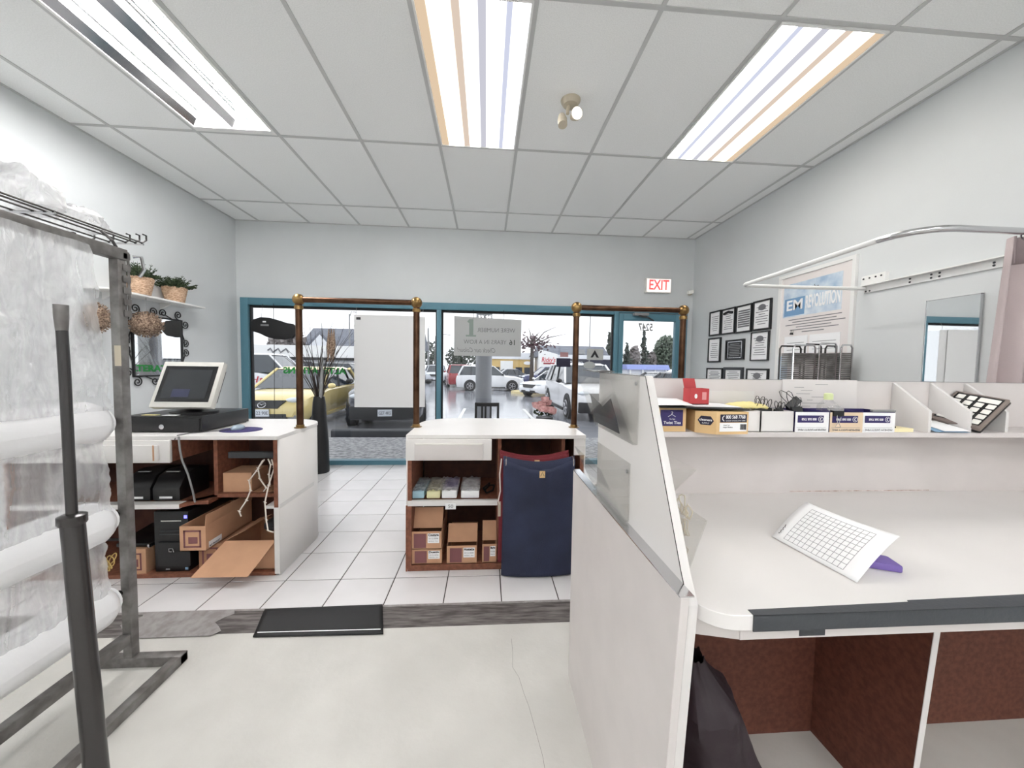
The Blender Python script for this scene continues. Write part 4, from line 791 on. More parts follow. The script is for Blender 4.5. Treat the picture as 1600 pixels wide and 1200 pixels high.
# ---- till
t = thing('cash_drawer', 'black cash drawer on the counter under the monitor', 'cash drawer', (-1.8, 2.45, CT))
MB().box(-2.10, -1.66, 2.24, 2.66, CT + .004, CT + .095).build('case', M['blackgl'], t, bevel=.004); MB().box(-2.09, -1.67, 2.233, 2.241, CT + .012, CT + .085).build('drawer_front', M['blackgl'], t, bevel=.003); MB().lathe([(.014, 0), (.014, .006), (.006, .008)], (-1.875, 2.233, CT + .035), 16, 'y').build('lock', M['chrome'], t, smooth=True)
for x in (-2.08, -1.68):
    for y in (2.26, 2.64): MB().lathe([(.012, 0), (.012, .005)], (x, y, CT), 10).build('rubber_foot', M['black'], t)
t = thing('pos_monitor', 'pale grey touch monitor with dark screen on the cash drawer', 'monitor', (-1.80, 2.42, CT + .095)); zb = CT + .095
Tm = Matrix.Translation((-1.822, 2.30, zb + .042)) @ Matrix.Rotation(-.42, 4, 'X')
MB(Tm).box(-.176, .176, -.012, .028, 0, .30).build('bezel', mat('pale_grey_plastic', S(206, 204, 198), .4), t, bevel=.008); MB(Tm).box(-.152, .152, -.0135, -.011, .035, .268).build('inner_bezel', M['blackgl'], t); sc_ = MB(Tm).box(-.128, .128, -.0145, -.0125, .055, .245).build('screen', M['screen'], t)
MB(Tm).box(-.07, .03, -.0152, -.0142, .065, .115).build('window_graphic', mat('screen_blue', S(48, 51, 78), .4), sc_); MB(Tm).box(-.15, .15, .026, .07, .05, .27).build('back_shell', M['darkgrey'], t, bevel=.01)
MB().lathe([(.13, 0), (.13, .014), (.05, .03), (.045, .09)], (-1.82, 2.40, zb), 24, sy=.8).build('stand', M['blackgl'], t, smooth=True)
for i, (x, y, m_, l_) in enumerate(((-1.98, 2.27, 'yellow', 'pale yellow sticky note lying on the cash drawer'), (-1.86, 2.262, 'paper', 'small white slip on the cash drawer front edge'))): box('slip', M[m_], (x - .04, x + .04, y, y + .03, zb + .0005, zb + .003), label=l_, cat='note')
t = thing('mouse_pad', 'round dark blue mouse pad on the counter', 'mouse pad', (-1.50, 2.33, CT)); MB().lathe([(.115, 0), (.115, .004)], (-1.50, 2.33, CT), 32, sy=.8).build('pad', M['navy'], t)
t = thing('computer_mouse', 'grey computer mouse on the dark blue pad', 'mouse', (-1.52, 2.33, CT + .004)); MB().ball((-1.52, 2.33, CT + .012), .045, (.7, 1.1, .5), 14).build('mouse_shell', mat('blue_grey', S(150, 166, 178), .4), t, smooth=True); MB().tube([(-1.52, 2.29, CT + .01), (-1.60, 2.26, CT + .006), (-1.70, 2.20, CT + .004), (-1.72, 2.142, CT + .002), (-1.73, 2.135, CT - .02)], .0025, 5).build('cable', M['darkgrey'], t)
# ---- left counter contents
def printer(x0, x1, label, rolltop=True):
    t = thing('receipt_printer', label, 'printer', ((x0 + x1) / 2, 2.3, .426), 'black receipt printers')
    MB().prism([(x0, 2.19, .426), (x0, 2.19, .50), (x0, 2.235, .565), (x0, 2.30, .59), (x0, 2.42, .58), (x0, 2.42, .426)], (x1 - x0, 0, 0)).build('case', M['blackgl'], t, bevel=.012); box('paper_slot', M['grey'], (x0 + .03, x1 - .05, 2.25, 2.262, .578, .584), t)
    label_on(t, ((x0 + x1) / 2 + .0, 2.189, .448), .07, .012, 'paper'); return t
printer(-2.06, -1.915, 'black receipt printer on the shelf, nearest the film rack'); printer(-1.905, -1.755, 'black receipt printer with rounded lid beside the shelf partition')
MB().tube([(-1.70, 2.125, CT + .0), (-1.695, 2.125, .74), (-1.685, 2.125, .68), (-1.66, 2.13, .60), (-1.645, 2.14, .50), (-1.65, 2.16, .43)], .005, 6).build('grey_cable', M['grey'], smooth=True, label='grey cable hanging from the counter edge to the printer shelf', cat='cable')
t = thing('computer_tower', 'black desktop computer tower on the counter floor', 'computer', (-1.76, 2.35, .022)); Tt = None
MB().box(-1.880, -1.694, 2.165, 2.54, .0225, .375).build('case', M['blackgl'], t, bevel=.008); MB().prism([(-1.855, 2.165, .06), (-1.68, 2.165, .06), (-1.68, 2.165, .20), (-1.855, 2.165, .20)], (0, -.012, 0)).build('front_bulge', M['blackgl'], t, bevel=.006); box('drive_slot', M['chrome'], (-1.84, -1.73, 2.163, 2.165, .318, .324), t)
for z in (.26, .24): box('drive_bay', M['darkgrey'], (-1.85, -1.69, 2.1635, 2.165, z, z + .004), t)
MB().tube([(-1.775, 2.1515, .148), (-1.79, 2.1515, .148), (-1.79, 2.1515, .165), (-1.77, 2.1515, .165), (-1.765, 2.1515, .145)], .0025, 5).build('emblem', M['chrome'], t); box('power_light', mat('blue_led', S(90, 90, 255), .4, emit=2), (-1.715, -1.70, 2.163, 2.166, .335, .352), t)
box('front_port', M['grey'], (-1.82, -1.80, 2.162, 2.165, .035, .042), t); box('sticker', M['blue'], (-1.715, -1.70, 2.162, 2.165, .035, .048), t)
def carton(label, x0, x1, y0, y1, z0, z1, flaps=(), mm='carton', open_=True, prt=True, group='brown cartons in the counters'):
    t = thing('carton', label, 'carton', ((x0 + x1) / 2, (y0 + y1) / 2, z0), group); b = MB(); k = .004
    if open_:
        for q in ((x0, x0 + k, y0, y1), (x1 - k, x1, y0, y1), (x0 + k, x1 - k, y0, y0 + k), (x0 + k, x1 - k, y1 - k, y1)): b.box(*q, z0, z1)
        b.box(x0, x1, y0, y1, z0, z0 + k)
    else: b.box(x0, x1, y0, y1, z0, z1)
    b.build('carton_body', M[mm], t)
    for p in flaps:
        P_ = [Vector(q) for q in p]; n = (P_[1] - P_[0]).cross(P_[3] - P_[0]).normalized(); MB().prism(P_, n * .003).build('flap', M[mm], t)
    if prt:
        w = x1 - x0; h = z1 - z0; b = MB(); xa, xb, za, zc = x0 + w * .14, x0 + w * .82, z0 + h * .14, z0 + h * .84; e = min(w, h) * .07
        for q in ((xa, xb, za, za + e), (xa, xb, zc - e, zc), (xa, xa + e, za, zc), (xb - e, xb, za, zc), (xa + .28 * (xb - xa), xb - 2 * e, za + 2.4 * e, zc - 4 * e)): b.box(q[0], q[1], y0 - .0008, y0, q[2], q[3])
        b.build('printed_panel', M['cprint'], t, kind='stuff')
    return t
carton('brown carton on the floor of the counter, beside the computer tower', -2.04, -1.915, 2.15, 2.45, .023, .165, open_=False)
MB().prism([(-2.09, 2.17, .167), (-2.09, 2.17, .19), (-2.09, 2.4, .215), (-2.09, 2.4, .167)], (.19, 0, 0)).build('label_printer', M['blackgl'], bevel=.008, label='flat black device on the carton beside the computer tower', cat='device')
box('device_end', M['chrome'], (-1.915, -1.903, 2.16, 2.18, .167, .188), label='small silver cylinder end beside the flat black device', cat='device', bevel=.003)
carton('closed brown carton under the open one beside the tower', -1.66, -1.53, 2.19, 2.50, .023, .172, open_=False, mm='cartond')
t = carton('open topped long brown carton jutting out beside the tower', -1.69, -1.553, 2.10, 2.50, .174, .315, flaps=[[(-1.556, 2.10, .315), (-1.553, 2.5, .315), (-1.545, 2.5, .375), (-1.55, 2.10, .378)]])
o = label_on(t, (-1.5518, 2.17, .20), .10, .034, 'paper', R=FACE_E, nm='address_label'); text('BUY PRODUCT 1', .009, (-1.5508, 2.17, .191), FACE_E, M['ink'], o, width=.09, ext=.0002, bold=.04)
t = carton('brown carton at the counter end with a big flap hanging down', -1.50, -1.215, 2.17, 2.5, .023, .195, flaps=[[(-1.498, 2.168, .195), (-1.217, 2.168, .195), (-1.29, 2.03, .06), (-1.585, 2.03, .062)], [(-1.5, 2.2, .196), (-1.5, 2.48, .196), (-1.40, 2.46, .235), (-1.42, 2.22, .235)]], mm='carton', prt=False)
MB().ball((-1.30, 2.35, .225), .09, (.8, 1.1, .35), 14).build('dark_cloth', M['darkgrey'], smooth=True, label='bundled dark cloth in the counter end carton', cat='cloth')
carton('plain brown box on the upper shelf of the till counter', -1.585, -1.42, 2.29, 2.46, .443, .56, open_=False, prt=False, mm='carton')
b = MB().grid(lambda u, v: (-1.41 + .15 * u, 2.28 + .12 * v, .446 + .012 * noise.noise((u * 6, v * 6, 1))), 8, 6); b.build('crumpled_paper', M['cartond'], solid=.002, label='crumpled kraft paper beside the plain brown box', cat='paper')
box('black_adapter', M['blackgl'], (-1.27, -1.215, 2.27, 2.38, .443, .56), label='black power adapter standing at the counter end shelf', cat='adapter', bevel=.006)
for i, pts in enumerate(([(-1.30, 2.20, .66), (-1.33, 2.19, .60), (-1.36, 2.17, .55), (-1.34, 2.15, .50), (-1.35, 2.13, .45), (-1.385, 2.12, .39), (-1.375, 2.12, .36)], [(-1.29, 2.20, .665), (-1.315, 2.18, .62), (-1.30, 2.17, .56), (-1.26, 2.16, .51), (-1.275, 2.16, .49)], [(-1.25, 2.20, .665), (-1.225, 2.18, .62), (-1.235, 2.14, .53), (-1.245, 2.12, .44), (-1.24, 2.12, .34), (-1.225, 2.11, .28), (-1.195, 2.11, .27)], [(-1.27, 2.20, .668), (-1.25, 2.19, .64), (-1.255, 2.18, .58), (-1.25, 2.18, .52)])):
    b = MB().tube(pts, .004, 5)
    for k in range(1, len(pts) - 1): b.tube([Vector(pts[k]) + Vector((-.008, 0, .004)), Vector(pts[k]) + Vector((.01, -.002, -.003))], .0025, 4)
    b.build('knotted_string', M['string'], smooth=True, label='white knotted string hanging in the till counter, ' + ('longest one over the shelf', 'short one beside the brown box', 'one reaching the flap carton', 'straight one nearest the counter end')[i], cat='string', group='hanging strings')
b = MB()
for k in range(5): b.tube([(-2.12 + .02 * math.cos(a + k) + .03 * k * .3, 2.13 + .004 * k, .07 + .03 * math.sin(a) + .012 * k) for a in [i * PI / 6 for i in range(12)]], .003, 5, closed=True)
b.build('yellow_cord', mat('ochre_cord', S(196, 168, 104), .7), kind='stuff', label='coiled ochre cord on the counter floor behind the film rolls', cat='cord')
# ---- right counter contents
for i, (x0, x1, m_, l_) in enumerate(((-.44, -.365, mat('pale_blue', S(160, 192, 206), .5), 'pale blue wrapped stack of tags'), (-.35, -.27, mat('pale_yellow', S(224, 220, 176), .5), 'pale yellow wrapped stack of tags'), (-.26, -.17, M['paper'], 'white and purple wrapped stack of tags'), (-.145, -.035, M['paper'], 'white wrapped stack of tags beside the dark cord'))):
    t = thing('tag_bundle', l_ + ' on the counter shelf', 'tag bundle', ((x0 + x1) / 2, 2.3, .428), 'wrapped tag bundles')
    MB().prism([(x0, 2.18, .43), (x1, 2.18, .43), (x1, 2.18, .475), (x0, 2.18, .475)], (0, .26, .0)).build('stack', m_, t, bevel=.006)
    if i == 2: box('purple_band', M['purple'], (x0 + .003, x1 - .003, 2.26, 2.43, .4735, .4765), t)
    MB().grid(lambda u, v: (x0 - .005 + (x1 - x0 + .01) * u, 2.176 + .26 * v, .482 + .012 * noise.noise((u * 5 + i, v * 6, 0))), 8, 10).build('wrapper', M['film'], t)
MB().tube([(.0, 2.3, .44), (.03, 2.36, .45), (.06, 2.33, .46), (.05, 2.26, .45), (.01, 2.24, .44), (-.01, 2.3, .45), (.03, 2.4, .45)], .006, 6).build('coiled_cable', M['black'], smooth=True, label='coiled black cable on the shelf beside the tag bundles', cat='cable')
t = thing('shelf_tag', 'small white paper tag hanging from the shelf edge', 'tag', (-.203, 2.146, .375)); MB().box(-.234, -.172, 2.145, 2.1475, .376, .412).build('tag_paper', M['paper'], t)
text('50', .02, (-.203, 2.1445, .394), FACE_S, M['inkgrey'], t, width=.03, ext=.0002)
def small_carton(label, x0, x1, y0, z0, z1, top, code):
    t = carton(label, x0, x1, y0, 2.5, z0, z1, prt=False)
    w = x1 - x0; h = z1 - z0
    if top > z1: MB().prism([(x0, y0 + .05, z1), (x1, y0 + .05, z1), (x1, y0 + .10, top), (x0, y0 + .10, top)], (0, .003, 0)).build('flap', M['carton'], t)
    b = box('printed_panel', M['cprint'], (x0 + w * .10, x0 + w * .50, y0 - .0008, y0, z0 + h * .08, z0 + h * .88), t)
    o = label_on(t, (x0 + w * .74, y0 - .0005, z0 + h * .62), w * .38, h * .55, 'paper'); text(code, h * .13, (x0 + w * .74, y0 - .0014, z0 + h * .80), FACE_S, M['ink'], o, width=w * .34, ext=.0002, bold=.06); text('0112-3008', h * .08, (x0 + w * .74, y0 - .0014, z0 + h * .60), FACE_S, M['inkgrey'], o, width=w * .3, ext=.0002); text('BUCKLE 1 PKG', h * .06, (x0 + w * .74, y0 - .0014, z0 + h * .45), FACE_S, M['inkgrey'], o, width=w * .3, ext=.0002)
small_carton('small brown carton at the bottom of the drawer counter stack', -.435, -.255, 2.165, .035, .125, 0, 'Duettin'); small_carton('small open brown carton on top of the drawer counter stack', -.44, -.258, 2.163, .127, .235, .345, 'Couture')
small_carton('open brown carton at the middle of the drawer counter floor', -.225, -.045, 2.16, .035, .145, .24, 'Hostette'); small_carton('open brown carton half hidden by the blue bag', -.012, .074, 2.165, .035, .15, .255, 'Martin')
# bags
def bag(name, label, x0, x1, ytop, dep, z0, z1, m, sag, bulge):
    t = thing(name, label, 'laundry bag', ((x0 + x1) / 2, ytop, z0))
    def fr_(u, v):
        zt = z1 - sag * math.sin(PI * u) ** 1.2; z = zt + (z0 - zt) * v; e = min(1, v * 3) * math.sin(PI * u) ** .5
        return ((x0 + (x1 - x0) * u) + .008 * (v - .5) * (2 * u - 1), ytop - bulge * e * (1 - .35 * v) + .006 * noise.noise((u * 9, v * 2.2, z1)) * (1 - v) * 1.6 - .006 * math.sin(u * 40) * max(0, 1 - v * 4), z)
    MB().grid(fr_, 30, 26).build('cloth_front', m, t, smooth=True, solid=.004)
    MB().grid(lambda u, v: (x0 + (x1 - x0) * u, ytop + dep, z1 + .02 - .035 * math.sin(PI * u) + (z0 - z1) * v), 14, 8).build('cloth_back', m, t, smooth=True, solid=.004)
    for s, x in ((1, x0), (-1, x1)): MB().grid(lambda u, v: (x + s * .002, ytop + dep * u, z1 + .01 * u + (z0 - z1) * v), 3, 8).build('cloth_side', m, t, solid=.003)
    return t
t = bag('laundry_bag', 'maroon laundry bag hanging behind the blue one', .085, .50, 2.124, .018, .06, .715, M['maroon'], .03, .012)
label_on(t, (.305, 2.106, .665), .03, .035, 'kraft')
t = bag('laundry_bag', 'navy blue laundry bag hanging from the counter hooks', .105, .527, 2.078, .022, .008, .69, M['denim'], .06, .045)
o = label_on(t, (.325, 2.026, .62), .032, .04, 'kraft'); MB().tube([(.315, 2.0245, .61), (.325, 2.0245, .632), (.335, 2.0245, .612)], .002, 4).build('tag_print', mat('leaf_ink', S(70, 90, 70), .8), o)
for x in (.12, .515): MB().tube([(x, 2.13, .70), (x, 2.10, .705), (x, 2.07, .695), (x, 2.065, .67), (x, 2.075, .655)], .004, 6).build('hook', M['chrome'], t, smooth=True)
MB().tube([(.095, 2.11, .69), (.085, 2.10, .6), (.09, 2.10, .5), (.078, 2.1, .44), (.09, 2.1, .42)], .004, 6).build('cord_loop', M['string'], label='pale drawcord hanging down beside the maroon bag', cat='cord', smooth=True)
box('paper_slip', M['beige'], (.078, .0945, 2.12, 2.123, .34, .43), label='small grey slip tucked beside the maroon bag', cat='slip')
# ================================================================ film rack at the left
RXC = -1.443
t = thing('film_rack', 'steel rack for garment film rolls standing on the concrete', 'rack', (RXC, .9, CONC))
for y in (1.545, .35):
    MB().box(RXC - .017, RXC + .017, y - .017, y + .017, CONC + .04, 1.655).build('upright', M['steel'], t, bevel=.003); MB().box(-1.60, -1.24, y - .018, y + .018, CONC, CONC + .04).build('foot_bar', M['steel'], t, bevel=.003)
MB().box(-1.275, -1.24, .2, 1.565, CONC + .0005, CONC + .0385).build('floor_bar', M['steel'], t, bevel=.003); MB().box(RXC - .018, RXC + .018, .37, 1.525, .085, .125).build('lower_bar', M['steel'], t, bevel=.003); MB().box(RXC - .022, RXC + .022, .33, 1.565, 1.625, 1.668).build('top_beam', M['steel'], t, bevel=.003)
MB().box(RXC + .018, RXC + .021, 1.562, 1.572, 1.40, 1.66).build('slotted_plate', M['steel'], t)
for k in range(6): MB().box(RXC + .0175, RXC + .022, 1.545, 1.575, 1.405 + .045 * k, 1.43 + .045 * k).build('plate_rung', M['steel'], t, bevel=.002)
MB().tube([(RXC + .03, 1.575, 1.645), (RXC + .045, 1.595, 1.65), (RXC + .05, 1.60, 1.60), (RXC + .04, 1.59, 1.57)], .006, 6).build('hook', M['chrome'], t, smooth=True); box('masking_tape', M['beige'], (RXC - .005, RXC + .0175, 1.526, 1.5285, 1.21, 1.29), t)
for i, (z, r) in enumerate(((.995, .083), (.62, .083), (.297, .083))):
    nm = ('top roll of garment film on the steel rack', 'middle roll of garment film on the steel rack', 'bottom roll of garment film on the steel rack')[i]
    t = thing('film_roll', nm, 'film roll', (-1.46, 1.0, z - r), 'film rolls'); b = MB()
    def rf(u, v):
        a = 2 * PI * u; y = .42 + 1.055 * v; k = r * (1 + .02 * noise.noise((math.cos(a) * 2, math.sin(a) * 2, v * 14 + i * 9)))
        e = max(0, (v - .95) / .05); k *= math.sqrt(max(.0, 1 - .85 * e * e)) if e else 1
        return (-1.46 + k * math.cos(a), y, z + k * math.sin(a))
    b.grid(rf, 28, 44).build('film_layers', M['filmroll'], t, smooth=True); MB().cyl((-1.46, .40, z), (-1.46, 1.525, z), .012, n=10).build('axle', M['dsteel'], t); MB().cyl((-1.46, 1.47, z), (-1.46, 1.478, z), .055, n=20).build('core_end', M['filmroll'], t, smooth=True)
def film(label, y0, y1t, y1b, zt, zb, x, amp, ph, nu=110, nv=70):
    def fn(u, v):
        y = y0 + (y1t + (y1b - y1t) * v - y0) * u; z = zt + (zb - zt) * v
        k = .5 + .5 * v if ph < 3 else 1
        xx = x + amp * k * (math.sin(u * 34 + ph + 1.2 * math.sin(v * 3)) * .3 * u + .9 * abs(noise.noise((u * 11 + ph, v * 2.2, ph))) + .7 * abs(noise.noise((u * 20 + 3 * v, v * 9 + ph, 2))) + .4 * abs(noise.noise((u * 44 - 6 * v, v * 26, ph))))
        return (xx, y + .012 * noise.noise((3, v * 6, ph)) * u, z)
    MB().grid(fn, nu, nv).build('plastic_film', M['film'], smooth=True, label=label, cat='plastic film', group='hanging film sheets')
film('clear film sheet hanging from the rack top over the first roll', .45, 1.40, 1.455, 1.635, 1.05, -1.395, .024, 1.0); film('inner clear film sheet behind the hanging front sheet', .45, 1.36, 1.30, 1.62, 1.06, -1.418, .018, 2.2)
film('clear film stretched between the top and middle rolls', .45, 1.43, 1.44, .94, .66, -1.405, .012, 3.4, 90, 40); film('clear film stretched between the middle and bottom rolls', .45, 1.42, 1.43, .56, .34, -1.41, .012, 5.1, 90, 36)
# wire shelf over the rack with piled bags
t = thing('wire_shelf', 'chrome wire shelf running above the film rack', 'shelf', (-1.6, 1.0, 1.73))
for x in (-1.735, -1.66, -1.585, -1.52, -1.482, -1.455): MB().tube([(x, .3, 1.728), (x, 1.665, 1.728), (x, 1.685, 1.745), (x, 1.685, 1.765), (x, 1.67, 1.765)], .0035, 6).build('long_wire', M['dsteel'], t, smooth=True)
for y in (.35, .7, 1.05, 1.35, 1.665): MB().cyl((-1.74, y, 1.722), (-1.45, y, 1.722), .0045, n=8).build('cross_wire', M['chrome'], t)
for y in (.5, 1.5): MB().tube([(-1.455, y, 1.72), (-1.435, y + .02, 1.69), (-1.43, y + .03, 1.668)], .005, 6).build('bracket', M['dsteel'], t)
def heap(label, x, y, sx, sy, h, ph, z=1.733):
    def fn(u, v):
        a = 2 * PI * u; q = v ** .8; n_ = 1 + .38 * noise.noise((math.cos(a) * 1.8 + ph, math.sin(a) * 1.8, v * 2.5)) + .14 * noise.noise((math.cos(a) * 6 + ph, math.sin(a) * 6, v * 6))
        return (x + sx * n_ * math.sin(PI * .5 * (1 - v) + .02) * math.cos(a), y + sy * n_ * math.sin(PI * .5 * (1 - v) + .02) * math.sin(a), z + h * math.sin(PI * .5 * q) * (1 + .3 * noise.noise((math.cos(a) * 2, math.sin(a) * 2 + ph, v * 3))))
    MB().grid(fn, 30, 12).build('plastic_bag', M['film'], smooth=True, label=label, cat='plastic bag', group='clear bags on the wire shelf')
heap('crumpled clear bag piled high on the near end of the wire shelf', -1.58, 1.03, .14, .22, .21, 1); heap('crumpled clear bag at the middle of the wire shelf', -1.57, 1.31, .13, .13, .12, 4); heap('flatter clear bag near the far end of the wire shelf', -1.57, 1.50, .12, .10, .075, 8)
# telescopic pole
t = thing('telescopic_stand', 'gunmetal telescopic stand pole in front of the film rolls', 'stand', (-.91, .87, CONC)); px, py = -.915, .87
MB().cyl((px + .03, py, CONC + .015), (px - .012, py, .875), .0215, .0195, 20).build('lower_tube', M['dsteel'], t, smooth=True); MB().lathe([(.022, 0), (.024, .004), (.024, .02), (.016, .024)], (px - .012, py, .862), 20).build('collar', M['dsteel'], t, smooth=True)
MB().tube([(px - .012, py, .87), (px - .014, py, 1.2), (px - .016, py, 1.30)], [.0095, .0095, .0095], 14).build('inner_rod', M['dsteel'], t, smooth=True); MB().tube([(px - .016, py, 1.295), (px - .016, py, 1.325), (px - .016, py, 1.352)], [.0095, .0115, .0118], 14).build('socket_end', M['steel'], t, smooth=True); MB().lathe([(.20, 0), (.20, .012), (.03, .03), (.024, .06)], (px + .03, py, CONC), 28).build('base_disc', M['dsteel'], t, smooth=True)
# ================================================================ left wall: shelf, plants, mirror, ornaments
t = thing('wall_shelf', 'thin pale wall shelf carrying the two basket plants', 'shelf', (XL, 3.4, 1.75)); box('shelf_board', M['white'], (XL + .001, XL + .17, 2.92, 3.86, 1.757, 1.772), t, .002); MB().prism([(XL + .002, 3.55, 1.757), (XL + .12, 3.55, 1.757), (XL + .002, 3.55, 1.70)], (0, .012, 0)).build('bracket', M['white'], t); MB().prism([(XL + .002, 3.05, 1.757), (XL + .12, 3.05, 1.757), (XL + .002, 3.05, 1.70)], (0, .012, 0)).build('bracket', M['white'], t)
def basket(x, y, z, r, h, label, seed):
    random.seed(seed); t = thing('basket_plant', label, 'potted plant', (x, y, z), 'basket plants'); n = 14
    prof = [(r * .74, 0)] + [(r * (.74 + .26 * i / n) + (.0022 if i % 2 else 0), h * i / n) for i in range(1, n + 1)] + [(r * .97, h + .006), (r * .88, h), (r * .85, h - .02)]
    MB().lathe(prof, (x, y, z), 26).build('basket', M['basket'], t, smooth=True); b = MB(); c = Vector((x, y, z + h - .01))
    for k in range(130):
        a = random.uniform(0, 2 * PI); e = random.uniform(.35, 1.45); L_ = random.uniform(.08, .15); p0 = c + Vector((math.cos(a), math.sin(a), 0)) * r * random.uniform(0, .8); d = Vector((math.cos(a) * math.cos(e), math.sin(a) * math.cos(e), math.sin(e)))
        s_ = Vector((-math.sin(a), math.cos(a), 0)) * .0045
        p1 = p0 + d * L_ * .6; p2 = p0 + d * L_ + Vector((0, 0, -.02 * math.cos(e)))
        b.add([p0 - s_ * .5, p0 + s_ * .5, p1 + s_, p2, p1 - s_], [(0, 1, 2, 3, 4)])
        for q in (.4, .6, .8):
            m_ = p0.lerp(p2, q); 
            for w in (-1, 1): l = (s_.normalized() * w + d * .8).normalized() * .022; b.add([m_, m_ + l * .5 + Vector((0, 0, .005)), m_ + l, m_ + l * .5 - Vector((0, 0, .005))], [(0, 1, 2, 3)])
    b.build('foliage', M['leaf'], t, kind='stuff')
basket(-2.865, 3.235, 1.7725, .098, .135, 'fern in a wicker basket on the wall shelf, nearer the film rack', 3); basket(-2.87, 3.59, 1.7725, .092, .128, 'fern in a wicker basket at the free end of the wall shelf', 5)
t = thing('wall_mirror', 'wall mirror in a black wrought iron scroll frame', 'mirror', (XL, 3.51, 1.05)); my0, my1, mz0, mz1 = 3.275, 3.765, 1.10, 1.62
box('mirror_glass', M['mirror'], (XL + .006, XL + .012, my0, my1, mz0, mz1), t)
for q in ((my0 - .008, my0 + .006, mz0, mz1), (my1 - .006, my1 + .008, mz0, mz1), (my0 - .008, my1 + .008, mz0 - .008, mz0 + .006), (my0 - .008, my1 + .008, mz1 - .006, mz1 + .008)): box('frame_bar', M['iron'], (XL + .004, XL + .02, *q), t)
def spiral(cy_, cz_, r, a0, s, turns=1.6, n=26): return [(XL + .012, cy_ + r * (1 - .82 * i / n) * math.cos(a0 + s * turns * 2 * PI * i / n), cz_ + r * (1 - .82 * i / n) * math.sin(a0 + s * turns * 2 * PI * i / n)) for i in range(n + 1)]
def scroll(pts): MB().tube(pts, .0048, 6).build('scroll', M['iron'], t, smooth=True)
def pair(c, axis, out, r=.042, gap=.05, reach=.14):
    """two opposed spirals joined to the frame: a bracket-shaped scroll along one side"""
    for s in (-1, 1):
        cc = c + s * gap
        if axis == 'y': sp = spiral(cc, out[0] + out[1] * r, r, PI / 2 * out[1] + PI, s * -out[1]); st_ = (XL + .012, c + s * reach, out[0])
        else: sp = spiral(out[0] + out[1] * r, cc, r, (0 if out[1] < 0 else PI) + PI * (1 if out[1] > 0 else 0) * 0, s * out[1]); st_ = (XL + .012, out[0], c + s * reach)
        scroll([st_, tuple((Vector(st_) + Vector(sp[3])) / 2 + (Vector((0, 0, out[1] * .012)) if axis == 'y' else Vector((0, out[1] * .012, 0))))] + sp[3:])
pair((my0 + my1) / 2, 'y', (mz1 + .006, 1)); pair((my0 + my1) / 2, 'y', (mz0 - .006, -1)); pair((mz0 + mz1) / 2, 'z', (my0 - .006, -1)); pair((mz0 + mz1) / 2, 'z', (my1 + .006, 1))
for cy_, sy_ in ((my0, -1), (my1, 1)):
    for cz_, sz_ in ((mz0, -1), (mz1, 1)):
        for kind_ in (0, 1):
            if kind_: sp = spiral(cy_ - sy_ * .03, cz_ + sz_ * .05, .042, -sz_ * PI / 2, -sy_ * sz_); st_ = (XL + .012, cy_ - sy_ * .13, cz_)
            else: sp = spiral(cy_ + sy_ * .048, cz_ - sz_ * .03, .042, PI if sy_ > 0 else 0, sy_ * sz_); st_ = (XL + .012, cy_, cz_ - sz_ * .13)
            scroll([st_] + sp)
def dried(x, y, z, ry, rz, label, seed):
    random.seed(seed); t = thing('dried_flower_ball', label, 'ornament', (x, y, z), 'dried flower balls')
    MB().ball((x, y, z), 1, (ry * .8, ry * .93, rz * .93), 16).build('core', M['dried'], t, smooth=True); b = MB()
    for k in range(420):
        a, c = random.uniform(0, 2 * PI), random.uniform(-1, 1); q = math.sqrt(1 - c * c); n_ = Vector((q * math.cos(a), q * math.sin(a), c)); p = Vector((x + n_.x * ry * .85, y + n_.y * ry, z + n_.z * rz)); u_ = n_.orthogonal().normalized(); u_.rotate(Quaternion(n_, random.uniform(0, 6))); w_ = n_.cross(u_); s_ = .011
        b.add([p - n_ * .008, p + u_ * s_ * .6 + n_ * .006, p + n_ * .014 + u_ * s_ * .4 + w_ * s_ * .4, p + w_ * s_ * .6 + n_ * .004], [(0, 1, 2, 3)])
    b.build('petals', M['dried'], t, kind='stuff'); MB().cyl((x, y, z + rz * .9), (x, y, 1.758), .002, n=5).build('hanging_wire', M['grey'], t)
dried(-2.855, 3.285, 1.535, .115, .10, 'brown dried flower ball hanging before the scroll mirror', 11); dried(-2.86, 2.895, 1.54, .08, .105, 'brown dried flower ball partly hidden by the plastic film', 12)
# ================================================================ back wall
t = thing('exit_sign', 'white exit sign with red letters above the entrance door', 'exit sign', (2.15, D, 2.19)); MB().box(2.0, 2.33, D - .06, D - .001, 2.195, 2.375).build('sign_box', M['plast_white'], t, bevel=.006); box('sign_face', M['signwhite'], (2.01, 2.32, D - .0615, D - .06, 2.205, 2.365), t); text('EXIT', .122, (2.165, D - .0625, 2.285), FACE_S, M['redlit'], t, width=.26, bold=.03)
t = thing('motion_sensor', 'small pale motion sensor in the corner beside the exit sign', 'sensor', (2.6, D, 2.2)); MB().box(2.585, 2.625, D - .03, D - .001, 2.185, 2.235).build('mount', M['beige'], t, bevel=.004); MB().prism([(2.535, D - .10, 2.18), (2.60, D - .11, 2.19), (2.60, D - .11, 2.235), (2.535, D - .10, 2.22)], (.02, .08, .01)).build('sensor_body', M['plast_white'], t, bevel=.006)
